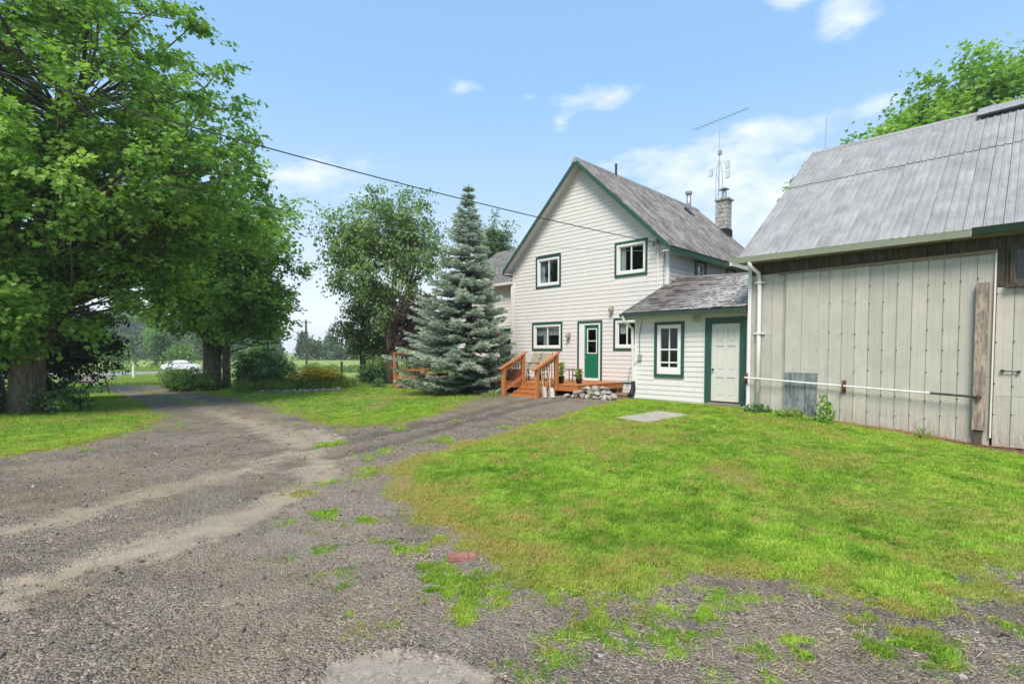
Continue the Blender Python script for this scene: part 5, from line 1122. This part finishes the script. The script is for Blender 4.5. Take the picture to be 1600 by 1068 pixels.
broad_tree('tall_tree', at(.8, 41), 'pale green narrow tree rising behind the left wing roof, the shorter one beside the gable', 'tree', [[(0,0,0,.25),(0,0,6,.12),(0,0,9,.04)]], [(0,0,7.3,1.2,1.3,2.0,1.0)], 50, 120, .19, M_pine, M_barkd, 23, -.2, 'kite', shell=.3, flat=.0, group='trees behind the wing roof')
conifer('scraggly_pine', at(-15.3, 32.5), 'thin scraggly pine with bare stem above the dark bush', 'tree', 4.9, 1.25, M_shade, 24, 9, 5, needle=.14, dens=.25, expo=.3, gap=.35, z0=2.2)

# ------------------------------------------------------------------ flower bed
def clump(name, x, y, rx, ry, hh, n, label, m, seed, fl=0, dirl=.35, wd=.035):
    g = np.random.default_rng(seed); e = empty(name, at(x, y), 0, label, 'plant'); 
    a = g.uniform(0, 6.283, n); q_ = np.sqrt(g.random(n)); P = np.column_stack([np.cos(a)*q_*rx, np.sin(a)*q_*ry, np.zeros(n)]); P[:,2] = g.random(n)**1.2*hh*(1-.5*q_**2)*.8; P[:,2] += H(x+P[:,0], y+P[:,1])-h(x, y)
    D = unit(np.column_stack([g.normal(0,.55,n), g.normal(0,.55,n), g.uniform(.25,1.1,n)])); V, F, k = leaves(P, D, rnd_dir(n, g), dirl*g.uniform(.4,1,n), wd*g.uniform(.6,1.3,n))
    flat_obj('foliage', np_mesh('foliage', V, F, {'tint': np.repeat(np.clip(g.normal(.45,.2,n), 0, 1), k)}), e, m)
    if fl:
        a = g.uniform(0, 6.283, fl); q_ = np.sqrt(g.random(fl)); c = np.column_stack([np.cos(a)*q_*rx*.9, np.sin(a)*q_*ry*.9, hh*(1-.35*q_**2)*g.uniform(.75,1.1,fl)]); 
        np_ = 6; P = np.repeat(c, np_, 0); aa = np.tile(np.arange(np_)*6.283/np_, fl)+np.repeat(g.random(fl), np_); D = np.column_stack([np.cos(aa), np.sin(aa), np.full(fl*np_, .15)]); tl = np.repeat(rnd_dir(fl, g)*.5, np_, 0); D = unit(D+tl); n2 = fl*np_
        V, F, k = leaves(P, D, np.tile([0,0,1.], (n2,1)), np.full(n2, .085), np.full(n2, .055)); flat_obj('flowers', np_mesh('flowers', V, F, {'tint': np.repeat(g.random(n2), k)}), e, M_flower)
    return e
for i, a in enumerate([
 (-11.8,23.4,.85,.5,.6,800,'low grassy clump at the left tip of the flower bed',0),(-10.9,23.9,.8,.6,.85,900,'tall pale leaved clump in the left half of the flower bed',0),(-9.9,24.2,.8,.6,1.0,900,'clump of yellow flowers left of the bed centre',130),
 (-9.1,24.0,.85,.6,1.05,1000,'clump of yellow flowers in the middle of the bed, the most densely flowering',420),(-8.4,24.0,.75,.6,.9,900,'leafy clump with fewer yellow flowers in the right half of the bed',260),(-7.9,24.0,.7,.5,.55,700,'low leafy clump at the right end of the flower bed',0),(-10.6,23.3,.8,.35,.5,700,'low clump behind the front edging stones',0)]):
    clump('flower_clump', a[0], a[1], a[2], a[3], a[4], a[5], a[6], M_perenn, 70+i, a[7])
clump('weed_plant', 6.62, 10.95, .16, .16, .75, 130, 'leafy green weed growing against the barn wall right of the peeling boards', M_maple, 80, 0, .16, .07)
clump('weed_plant', 5.72, 12.0, .3, .15, .22, 160, 'low weeds at the foot of the barn downpipe', M_bush, 81, 0, .16, .05)
clump('weed_plant', 6.2, 11.5, .3, .15, .25, 160, 'low weeds in front of the peeling blue grey boards', M_perenn, 82, 0, .14, .05)
clump('weed_plant', 2.55, 15.5, .18, .15, .3, 160, 'bright tuft of grass in front of the stone heap', M_perenn, 83, 0, .25, .02)
clump('weed_plant', -6.0, 23.2, .3, .3, .5, 260, 'dark leafy plant at the foot of the left deck post', M_bush, 84, 0, .2, .05)
clump('weed_plant', -.7, 16.9, .3, .2, .18, 160, 'small tuft of grass in the gravel before the deck steps', M_perenn, 85, 0, .15, .02)
clump('weed_plant', 7.75, 9.7, .15, .1, .25, 90, 'thin weeds at the foot of the sliding barn door', M_perenn, 86, 0, .18, .015)
# ------------------------------------------------------------------ poles, wires, fence, post, bird feeder
def pole(name, x, y, hh, r, label, cat, m, arms=()):
    e = empty(name, at(x, y), 0, label, cat); mb = MB(); mb.tube([(0,0,-.2),(0,0,hh)], [r, r*.75], 8); mb.build('pole', m, e)
    for z, wd_ in arms: mb = MB(); mb.box(-wd_/2, wd_/2, -.06, .06, z-.06, z+.06); mb.build('crossarm', m, e)
    return e
pole('utility_pole', -32.5, 82, 7.6, .2, 'lone dark utility pole standing in the far field', 'utility pole', M_barkd, ((7.2, 1.8),))
pole('utility_pole', -12.25, 4.9, 6.9, .13, 'wooden utility pole left of the driveway that carries the service cable', 'utility pole', M_postw)
e = pole('marker_post', -32.6, 44.6, 1.25, .11, 'white painted post beside the driveway near the road', 'post', M_wht)
e = empty('metal_stake', at(-19.9, 25.6), 0, 'small dark stake leaning in the grass under the low branches', 'stake'); mb = MB(); mb.tube([(0,0,-.1),(-.25,0,.95)], .03, 6); mb.build('stake', M_black, e)
fe = empty('wire_fence', at(-9, 31), 0, 'old wire fence with thin grey wooden posts behind the flower bed', 'fence'); o3 = at(-9, 31)
fp = [(-16.0,27.6,1.25,.05),(-14.6,27.5,1.15,.04),(-14.0,28.4,.9,.05),(-10.6,32.2,1.35,.07),(-8.6,31.0,.9,.04),(-12.6,33,1.0,.05),(-9.15,34.0,1.5,.05)]
for x, y, hh, r_ in fp:
    mb = MB(o3); z_ = h(x, y); mb.tube([(x,y,z_-.2),(x+.02,y,z_+hh)], r_, 6); mb.build('post', M_postw, fe)
for zz in (.35, .7, 1.0):
    mb = MB(o3); p = [(x, y, h(x, y)+zz) for x, y, *_ in [(-17.5,28.4),(-16.0,27.6),(-14.0,28.4),(-12.6,33),(-10.6,32.2),(-8.6,31.0),(-6.8,31)]]; mb.tube(p, .008, 4, False); mb.build('wire', M_steel, fe)
for i, (x, y) in enumerate([(-15.9,26.7),(-15.0,26.2)]):
    e = empty('garden_stake', at(x, y), 0, ['black wire hoop in the grass left of the slim maple stem','black wire hoop in the grass right of the slim maple stem'][i], 'stake'); mb = MB(); mb.tube([(-.15,0,-.1),(-.02,0,.5),(.05,0,.55)], .014, 5); mb.tube([(.15,0,-.1),(.05,0,.55)], .014, 5); mb.build('hoop', M_black, e)
# feeder pole
x, y, _ = W(-13.35, 12.55); e = empty('feeder_pole', at(x, y), 0, 'thin metal pole with a red top and side hook in front of the wing wall', 'pole')
mb = MB(); mb.tube([(0,0,-.2),(.02,0,1.2),(.1,0,2.05)], .014, 6); mb.build('pole', M_grey, e)
mb = MB(); mb.tube([(.1,0,2.0),(.2,0,2.1),(.3,0,2.2)], .012, 6); mb.build('hook', M_grey, e)
mb = MB(); mb.tube([(-.06,0,2.12),(.0,0,2.14),(.1,0,2.12),(.14,0,2.1)], [.012,.03,.05,.02], 8); mb.build('red_top', M_red, e)
def wire(a, b, sag, r, label, m, n=24):
    a = Vector(a); b = Vector(b); mb = MB(tuple(a)); mb.tube([tuple(a+(b-a)*(i/n)+Vector((0,0,-sag*4*(i/n)*(1-i/n)))) for i in range(n+1)], r, 5); o = mb.build('overhead_wire', m); o.location = a; tag(o, label, 'wire')
PB_ = (-17.5, 8.5)
wend = (*W(-8.72, FC-.2)[:2], 5.22)
wire((-12.1, 5.0, 6.5), wend, .3, .013, 'thick twisted service cable crossing in front of the left maple to the house service head', M_cab)
wire((-17.5, 14.0, 8.6), (*W(-8.9, FC-.1)[:2], 4.98), 1.0, .006, 'thinner cable sagging below the thick service cable', M_cab2)
# TV antenna on its tower behind the chimney
an = Bld('antenna_tower', -11.06, 25.2, 0, 'tall slim television antenna mast rising behind the farmhouse roof', 'antenna')
ax, ac = -11.06, 25.45
for k in range(3):
    t = k*2.094; mb = an.mb(); mb.tube([(ax+.17*math.cos(t), ac+.17*math.sin(t), 0), (ax+.17*math.cos(t), ac+.17*math.sin(t), 10.4), (ax, ac, 11.1)], .014, 5); mb.build('leg', M_steel, an.root)
mb = an.mb(); mb.tube([(ax, ac, 9.5), (ax, ac, 13.1)], .022, 6); mb.build('mast', M_steel, an.root)
mb = an.mb()
for k in range(26):
    z_ = 1+k*.36; a = k*2.094; b = a+2.094; mb.tube([(ax+.17*math.cos(a), ac+.17*math.sin(a), z_), (ax+.17*math.cos(b), ac+.17*math.sin(b), z_+.36)], .007, 4)
o = mb.build('lattice', M_steel, an.root); o['kind'] = 'stuff'
mb = an.mb(); mb.box(ax-.06, ax+.1, ac-.06, ac+.06, 11.3, 11.5); mb.build('rotor', M_grey, an.root)
bm0 = Vector((ax, ac, 13.0)); bd = Vector((.9, -.35, .1)).normalized(); bd = Vector((.99, -.13, .02)).normalized(); L0, L1 = -1.4, 1.4
mb = an.mb(); mb.tube([tuple(bm0+bd*L0), tuple(bm0+bd*L1)], .014, 6); mb.build('boom', M_steel, an.root)
ev = bd.cross(Vector((0,0,1))).normalized()
for k in range(13):
    u = L0+(L1-L0)*k/12; l = .34-.17*k/12; mb = an.mb(); mb.tube([tuple(bm0+bd*u-ev*l), tuple(bm0+bd*u+ev*l)], .007, 4); mb.build('element', M_steel, an.root)
for k, (dx, z_) in enumerate(((-.42, 10.55), (.4, 10.75), (.42, 10.3))):
    mb = an.mb(); mb.box(ax+dx-.09, ax+dx+.09, ac-.05, ac+.05, z_-.2, z_+.16); mb.bar((ax, ac, z_+.3), (ax+dx, ac, z_), .02, .02); mb.build('radio_panel', mat('pale_plastic', (.6,.6,.6), .5), an.root)
# ------------------------------------------------------------------ white car on the road
def car(x, y, z, rz_):
    e = empty('parked_car', (x, y, z), rz_, 'white car passing on the road beyond the trees', 'car'); e.scale = (.88,)*3; wp = mat('white_car_paint', (.75,.75,.76), .25); dg = mat('dark_car_glass', (.02,.025,.03), .1)
    pr = [(-2.2,.35),(-2.25,.75),(-2.1,.98),(-1.75,1.02),(-1.2,1.4),(-.6,1.52),(.35,1.5),(.8,1.3),(1.25,1.02),(2.0,.88),(2.25,.65),(2.22,.35)]
    mb = MB(); vs = []
    for s_ in (-.88, .88):
        for (a, b) in pr: vs.append((a, s_*(1 if b < 1.05 else .8), b))
    n = len(pr); mb.add(vs, [tuple(range(n))[::-1], tuple(range(n, 2*n))]+[(i, (i+1) % n, n+(i+1) % n, n+i) for i in range(n)]); mb.build('body', wp, e)
    for s_ in (-1, 1):
        y0 = .885*s_; mb = MB()
        for (a0, a1, b0, b1) in ((-1.6,-.35,-1.15,-.35),(-.28,1.12,-.28,.62)): mb.hexa([(a0, y0*.985, 1.06), (a1, y0*.985, 1.06), (a1, y0*.93, 1.06), (a0, y0*.93, 1.06), (b0, y0*.82, 1.4), (b1, y0*.82, 1.4), (b1, y0*.77, 1.4), (b0, y0*.77, 1.4)])
        mb.build('side_window', dg, e)
    mb = MB(); mb.hexa([(1.27,-.68,1.04),(1.27,.68,1.04),(1.2,.68,1.04),(1.2,-.68,1.04),(.83,-.6,1.33),(.83,.6,1.33),(.76,.6,1.33),(.76,-.6,1.33)]); mb.build('windscreen', dg, e)
    for a in (-1.4, 1.4):
        for s_ in (-1, 1): mb = MB(); mb.tube([(a, s_*.72, .33), (a, s_*.92, .33)], .33, 14); wl = mb.build('wheel', M_black, e); mb = MB(); mb.tube([(a, s_*.925, .33), (a, s_*.935, .33)], .2, 10); mb.build('hubcap', M_steel, wl)
    for s_ in (-1, 1): mb = MB(); mb.box(2.2, 2.26, s_*.65-.15, s_*.65+.15, .62, .76); mb.build('headlight', M_grey, e)
car(-39.2, 61.5, h(-39.2,61.5)+.13, R(25))

# ------------------------------------------------------------------ distant trees and woods
def far_crowns(name, items, m, seed, lsz, n_per, parent=None):
    g = np.random.default_rng(seed); P, T = [], []
    for (x, y, r_, hh) in items:
        z = h(x, y); nc = 16; cc = rnd_dir(nc, g)*np.array([r_*.6, r_*.6, hh*.33])*g.uniform(.4, 1.05, (nc, 1))+np.array([x, y, z+hh*.55])
        for c in cc:
            n = n_per//nc; p = c+rnd_dir(n, g)*np.array([r_, r_, hh*.4])*.42*g.random((n,1))**.5; P.append(p); T.append(np.clip(g.normal(.45,.12)+g.normal(0,.1,n), 0, 1))
        n = n_per//6; a = g.uniform(0, 6.28, n); q_ = np.sqrt(g.random(n))*r_; P.append(np.column_stack([x+np.cos(a)*q_, y+np.sin(a)*q_, z+g.random(n)*hh*.45])); T.append(np.clip(g.normal(.35,.1,n), 0, 1))
    P = np.concatenate(P); n = len(P); V, F, k = leaves(P, rnd_dir(n, g), rnd_dir(n, g)+np.array([0,0,.8]), np.full(n, lsz)*g.uniform(.7,1.3,n), np.full(n, lsz*.8))
    return np_mesh(name, V, F, {'tint': np.repeat(np.concatenate(T), k)})
def far_tree(x, y, r_, hh, label, seed, m=M_far, group='trees across the road'):
    e = empty('field_tree', at(x, y), 0, label, 'tree', group); mb = MB(); mb.tube([(0,0,-.2),(0,0,hh*.6)], [.2,.08], 6); mb.build('trunk', M_barkd, e)
    me = far_crowns('crown', [(x, y, r_, hh)], m, seed, .35, 1500); co = np.empty(len(me.vertices)*3, np.float32); me.vertices.foreach_get('co', co); co = co.reshape(-1,3)-np.array(at(x, y), np.float32); me.vertices.foreach_set('co', co.ravel()); flat_obj('crown', me, e, m)
FT = [(-71,74,3.0,5.0,'leftmost bushy tree across the road'),(-64,76,2.6,6.0,'dark upright tree across the road left of the white post'),(-60,79,2.6,4.4,'bright round tree across the road above the white post'),(-56,83,2.4,6.2,'dark narrow tree across the road'),(-51,80,3.0,4.2,'low bright tree across the road left of the car'),(-47,84,2.8,5.0,'round tree across the road directly behind the car'),(-42,86,2.6,4.2,'low tree across the road right of the car'),(-55,95,3.5,8.5,'taller hazy tree beyond the roadside trees'),(-66,96,3.5,9.5,'tallest hazy tree beyond the roadside trees'),(-78,78,3.2,6,'tree across the road hidden behind low branches')]
for i, (x, y, r_, hh, lb) in enumerate(FT): far_tree(x, y, r_, hh, lb, 200+i, M_far if i % 2 else M_leafmid)
g = np.random.default_rng(99); it = []
for k in range(150):
    x = -150+k*2.6+g.uniform(-2,2); y = 165+g.uniform(-8,14)+.0*x; it.append((x, y, g.uniform(2.6,4.2), g.choice([6.5,7.5,8.5,10,6.0])*g.uniform(.85,1.2)))
o = flat_obj('distant_wood', far_crowns('distant_wood', it, M_far, 5, .95, 700), None, M_far); tag(o, 'long belt of woodland along the far side of the field', 'woodland', kind='stuff')
it = []
for k in range(170):
    a = R(g.uniform(-56, -24)); d = g.uniform(300, 420); it.append((d*math.sin(a), d*math.cos(a), g.uniform(6,10), g.uniform(9,15)+12*math.exp(-((math.degrees(a)+36.5)/4.5)**2)+6*math.exp(-((math.degrees(a)+30)/3)**2)))
o = flat_obj('hill_wood', far_crowns('hill_wood', it, M_far, 6, 2.2, 420), None, M_far); tag(o, 'hazy wooded rise on the horizon beyond the road', 'woodland', kind='stuff')
it = []
for k in range(34):
    x = -13+g.uniform(-2,1.5)+k*.0; t = k/33; x = -30+t*30; y = 62+g.uniform(-4,4)-.25*(x+15); it.append((x, y, g.uniform(.8,1.6), g.uniform(.5,1.1)))
o = flat_obj('weedy_verge', far_crowns('weedy_verge', it, M_perenn, 8, .22, 420), None, M_perenn); tag(o, 'strip of tall weeds along the field ditch', 'weeds', kind='stuff')

# ------------------------------------------------------------------ grass, chips and straw
def scatter(name, pts, rot, scl, idx_, srcs, extra, label, cat=None):
    me = bpy.data.meshes.new(name); n = len(pts); me.vertices.add(n); me.vertices.foreach_set('co', np.ascontiguousarray(pts, np.float32).ravel())
    a = me.attributes.new('rot', 'FLOAT_VECTOR', 'POINT'); a.data.foreach_set('vector', np.ascontiguousarray(rot, np.float32).ravel())
    a = me.attributes.new('scl', 'FLOAT_VECTOR', 'POINT'); a.data.foreach_set('vector', np.ascontiguousarray(scl, np.float32).ravel())
    a = me.attributes.new('idx', 'INT', 'POINT'); a.data.foreach_set('value', idx_.astype(np.int32))
    for k, v in extra.items(): a = me.attributes.new(k, 'FLOAT', 'POINT'); a.data.foreach_set('value', np.ascontiguousarray(v, np.float32))
    o = flat_obj(name, me); tag(o, label, cat, kind='stuff')
    col = bpy.data.collections.new(name+'_source')
    for s_ in srcs: col.objects.link(s_)
    ng = bpy.data.node_groups.new(name, 'GeometryNodeTree'); ng.interface.new_socket('Geometry', in_out='INPUT', socket_type='NodeSocketGeometry'); ng.interface.new_socket('Geometry', in_out='OUTPUT', socket_type='NodeSocketGeometry')
    N_ = ng.nodes; L = ng.links; gi = N_.new('NodeGroupInput'); go = N_.new('NodeGroupOutput'); ip = N_.new('GeometryNodeInstanceOnPoints'); ci = N_.new('GeometryNodeCollectionInfo'); mp = N_.new('GeometryNodeMeshToPoints')
    ci.inputs['Collection'].default_value = col; ci.inputs['Separate Children'].default_value = True; ci.inputs['Reset Children'].default_value = True
    def at_(nm, ty): q_ = N_.new('GeometryNodeInputNamedAttribute'); q_.data_type = ty; q_.inputs['Name'].default_value = nm; return q_.outputs['Attribute']
    L.new(gi.outputs[0], mp.inputs[0]); L.new(mp.outputs[0], ip.inputs['Points']); L.new(ci.outputs[0], ip.inputs['Instance']); ip.inputs['Pick Instance'].default_value = True
    L.new(at_('idx', 'INT'), ip.inputs['Instance Index']); L.new(at_('rot', 'FLOAT_VECTOR'), ip.inputs['Rotation']); L.new(at_('scl', 'FLOAT_VECTOR'), ip.inputs['Scale']); L.new(ip.outputs[0], go.inputs[0])
    md = o.modifiers.new('scatter', 'NODES'); md.node_group = ng; return o
def src(name, V, F, m):
    me = np_mesh(name, V, F); me.materials.append(m); return bpy.data.objects.new(name, me)
def tuft(name, n, rad_, hh, wd_, m, lean, seed, broad=False):
    g = np.random.default_rng(seed); P = np.column_stack([g.normal(0, rad_, n), g.normal(0, rad_, n), np.full(n, -.01)]); L_ = hh*g.uniform(.45, 1.1, n); a = g.uniform(0, 6.283, n); ln_ = lean*g.uniform(.2, 1.3, n)
    d1 = unit(np.column_stack([np.cos(a)*ln_*.5, np.sin(a)*ln_*.5, np.ones(n)])); d2 = unit(np.column_stack([np.cos(a)*ln_*1.6, np.sin(a)*ln_*1.6, np.ones(n)*.8])); s_ = np.column_stack([-np.sin(a+.5), np.cos(a+.5), np.zeros(n)])*wd_/2*(2.2 if broad else 1)
    b0, b1 = P-s_, P+s_; m0, m1 = P+d1*(L_*.55)[:,None]-s_*.85, P+d1*(L_*.55)[:,None]+s_*.85; t_ = P+d1*(L_*.55)[:,None]+d2*(L_*.5)[:,None]
    V = np.stack([b0, b1, m1, m0, t_], 1).reshape(-1, 3); k = np.arange(n)[:,None]*5; return src(name, V, [k+np.array([[0,1,2,3]]), k+np.array([[3,2,4]])], m)
Wd_s = tuft('tuft_e', 9, .012, .04, .009, M_grass, 1.9, 5, True)
T_s = [tuft('tuft_a', 15, .022, .05, .0042, M_grass, .9, 1), tuft('tuft_b', 18, .03, .042, .0045, M_grass, 1.3, 2), tuft('tuft_c', 11, .018, .065, .004, M_grass, .7, 3), tuft('tuft_d', 14, .02, .035, .0075, M_grass, 1.4, 4, False), Wd_s]
g = np.random.default_rng(123)
def polar(n, r0, r1, a0, a1, p=1.0):
    a = np.radians(g.uniform(a0, a1, n)); u = g.random(n); r = (r0**p+(r1**p-r0**p)*u)**(1/p); return r*np.sin(a), r*np.cos(a), r
XS, YS, RS = [], [], []
for n, r0, r1, p in ((120000, 2.3, 6, 1.2), (170000, 6, 15, 1.0), (85000, 15, 50, .6)):
    x, y, r = polar(n, r0, r1, -52, 52, p); XS.append(x); YS.append(y); RS.append(r)
x = np.concatenate(XS); y = np.concatenate(YS); r = np.concatenate(RS); mk = masks(x, y); patch = fbm(x, y, 2.2, 77)
sc_ = (.75+.045*r)*g.uniform(.7, 1.25, len(x))*(.55+.5*mk['grass'])*(1-.35*mk['dry'])*(.55+.95*patch)
inbld = ((x+y)/math.sqrt(2) > 12.95) & ((x-y)/math.sqrt(2) > -10.5); deckz = ((x+y)/math.sqrt(2) > 12.1) & ((x-y)/math.sqrt(2) > -20.4) & ((x-y)/math.sqrt(2) < -10.4)
sl_ = sdist(x, y, [(2.2,11.2),(2.72,10.43),(4.0,11.6),(3.5,12.3)]) > 0
keep = (g.random(len(x)) < np.clip(mk['grass']*1.4-.15, 0, 1)*(1-.45*mk['dry'])) & ~inbld & ~deckz & ~sl_ & ~((mk['field'] > .5) & (r > 36))
x, y, r, sc_ = x[keep], y[keep], r[keep], sc_[keep]; n = len(x); dk = np.clip(mk['dry'][keep]*1.05+np.clip(fbm(x, y, 5.0, 97, 3)-.6, 0, 1)*4.0+g.normal(0,.14,n)+(g.random(n) < .05)*.6, 0, 1)*.85
ti = np.clip((fbm(x, y, 1.6, 91)-.5)*.75+(fbm(x, y, 7.0, 93, 2)-.5)*1.1+.52+g.normal(0,.22,n), 0, 1); wdx = np.clip(.06*r+.8, 1, 5)
GZI = H(x, y)+(fbm(x, y, 1.3, 31)-.5)*.05*np.clip(1-r/30,0,1)+np.clip(mk['gd'][keep]+.1, 0, .4)*.09*np.clip(1-r/30,0,1)*mk['grass'][keep]
scatter('lawn_grass', np.column_stack([x, y, GZI]), np.column_stack([g.normal(0,.12,n), g.normal(0,.12,n), g.uniform(0,6.28,n)]), np.column_stack([sc_*np.sqrt(wdx)*1.1, sc_*np.sqrt(wdx)*1.1, sc_*.95*(.75+.017*r)/(.75+.045*r)]), np.where(fbm(x, y, 3.0, 66) > .68, g.choice([2,3,4], n), g.choice(4, n, p=[.34,.3,.2,.16])), T_s, {'dry': dk, 'tint': ti}, 'short ragged lawn grass with dry yellow patches', 'grass')
F_s = [tuft('field_tuft_a', 22, .12, .42, .02, M_tall, .6, 11), tuft('field_tuft_b', 20, .16, .3, .022, M_tall, .8, 12)]
x, y, r = polar(26000, 33, 110, -45, 8, .6); mk = masks(x, y); keep = (mk['field'] > .5) & ((x+y) < 30) & (mk['straw'] < .4) & (ldist(x, y, rl)[0] > 5); x, y, r = x[keep], y[keep], r[keep]; n = len(x); s_ = g.uniform(.4, 1.0, n)*(.5+.9*fbm(x, y, .12, 8))
scatter('field_grass', np.column_stack([x, y, H(x, y)-.02]), np.column_stack([g.normal(0,.1,n), g.normal(0,.1,n), g.uniform(0,6.28,n)]), np.column_stack([s_*1.6, s_*1.6, s_]), g.choice(2, n), F_s, {'dry': mk['straw'][keep]*.8, 'tint': np.clip(fbm(x, y, .1, 5)*1.2+g.normal(0,.1,n)-.1, 0, 1)}, 'tall pale grass of the open field', 'grass')
# chips of crushed stone
def chip(name, m, sd):
    me = rock_mesh(name, sd, 1); me.materials.append(m); return bpy.data.objects.new(name, me)
ch_s = [chip('chip_a', M_grav1, 1), chip('chip_b', M_grav1, 2), chip('chip_c', M_grav2, 3), chip('chip_d', M_grav1, 4), chip('chip_e', M_grav2, 5)]
x, y, r = polar(90000, 2.2, 13, -52, 52, 1.0); mk = masks(x, y); keep = (g.random(len(x)) > mk['grass']*1.2) & (g.random(len(x)) > mk['trk']*.75+mk['trm']*.5+mk['sand']*.5) & (mk['pud'] < .5) & ((x+y)/math.sqrt(2) < 12.9); x, y, r = x[keep], y[keep], r[keep]; n = len(x)
mk = {k: v[keep] for k, v in mk.items()}; nr = np.clip(1-r/30, 0, 1)
z = H(x, y)+(fbm(x, y, 1.3, 31)-.5)*.05*nr+(fbm(x, y, 9, 33, 3)-.5)*.018*nr-mk['trk']*.02*nr-mk['rut']*.045+(fbm(x*.5+y*.87, y*.5-x*.87, 3.4, 35, 4)-.5)*.05*nr*(1-mk['grass'])*(1-mk['sand']*.6)
s_ = np.clip(g.lognormal(-4.75, .6, n), .004, .05)*(1+.03*r)
scatter('gravel_chips', np.column_stack([x, y, z]), g.uniform(0, 6.28, (n, 3)), np.column_stack([s_, s_, s_*.7]), g.choice(5, n, p=[.27,.27,.1,.27,.09]), ch_s, {}, 'loose dark grey crushed stone on the drive', 'gravel')
# dry straw and clippings
V = np.array([(-.5,-.02,0),(.1,-.025,.03),(.5,.03,0),(.1,.03,.035),(-.5,.02,.004)]); st_s = [src('straw_a', V, np.array([(0,1,2),(0,2,3),(0,3,4)]), M_straw)]
x, y, r = polar(17000, 2.3, 10, -50, 52, 1.0); mk = masks(x, y); pr_ = np.clip(.25+1.2*np.clip(1-np.abs(mk['gd']+.3)/1.3, 0, 1), 0, 1)*np.clip(fbm(x, y, 1.2, 55)*2-.4, 0, 1); keep = (g.random(len(x)) < pr_) & (mk['pud'] < .5); x, y, r = x[keep], y[keep], r[keep]; n = len(x)
z = H(x, y)+(fbm(x, y, 1.3, 31)-.5)*.05*np.clip(1-r/30, 0, 1)+.012+.01*g.random(n); l = g.uniform(.02,.075,n)
scatter('straw_bits', np.column_stack([x, y, z]), np.column_stack([g.normal(0,.15,n), g.normal(0,.25,n), g.uniform(0,6.28,n)]), np.column_stack([l, np.full(n,.06), l]), np.zeros(n), st_s, {}, 'pale dry grass clippings scattered over the gravel', 'straw')
# needle litter along the foot of the sliding door
V = np.array([(-.5,-.02,0),(.5,0,.02),(-.5,.02,.004)]); n = 2600; s1_ = g.uniform(-3.2, 1.5, n); c1_ = 12.93-np.abs(g.normal(0,.13,n)); x = (s1_+c1_)/math.sqrt(2); y = (c1_-s1_)/math.sqrt(2)
scatter('needle_litter', np.column_stack([x, y, H(x, y)+.03+.02*g.random(n)]), np.column_stack([g.normal(0,.2,n), g.normal(0,.3,n), g.uniform(0,6.28,n)]), np.column_stack([g.uniform(.06,.16,n), np.full(n,.15), np.full(n,.1)]), np.zeros(n), [src('needle', V, np.array([(0,1,2)]), M_litter)], {}, 'orange brown dead needles along the foot of the barn door', 'litter')

# ------------------------------------------------------------------ summer haze over the land
hz = MB((0, 150, 0)); hz.box(-880, 880, -60, 880, -6, 26); hm = bpy.data.materials.new('summer_haze'); hm.use_nodes = True; hn = hm.node_tree; hn.nodes.clear()
ho = hn.nodes.new('ShaderNodeOutputMaterial'); pv = hn.nodes.new('ShaderNodeVolumePrincipled'); pv.inputs['Color'].default_value = (.93,.97,1,1); pv.inputs['Density'].default_value = .00075; pv.inputs['Anisotropy'].default_value = .2; hn.links.new(pv.outputs[0], ho.inputs['Volume'])
ob = hz.build('haze', hm); ob.location = (0, 150, 0); tag(ob, 'pale summer haze lying over the distant fields', None, None, 'stuff')
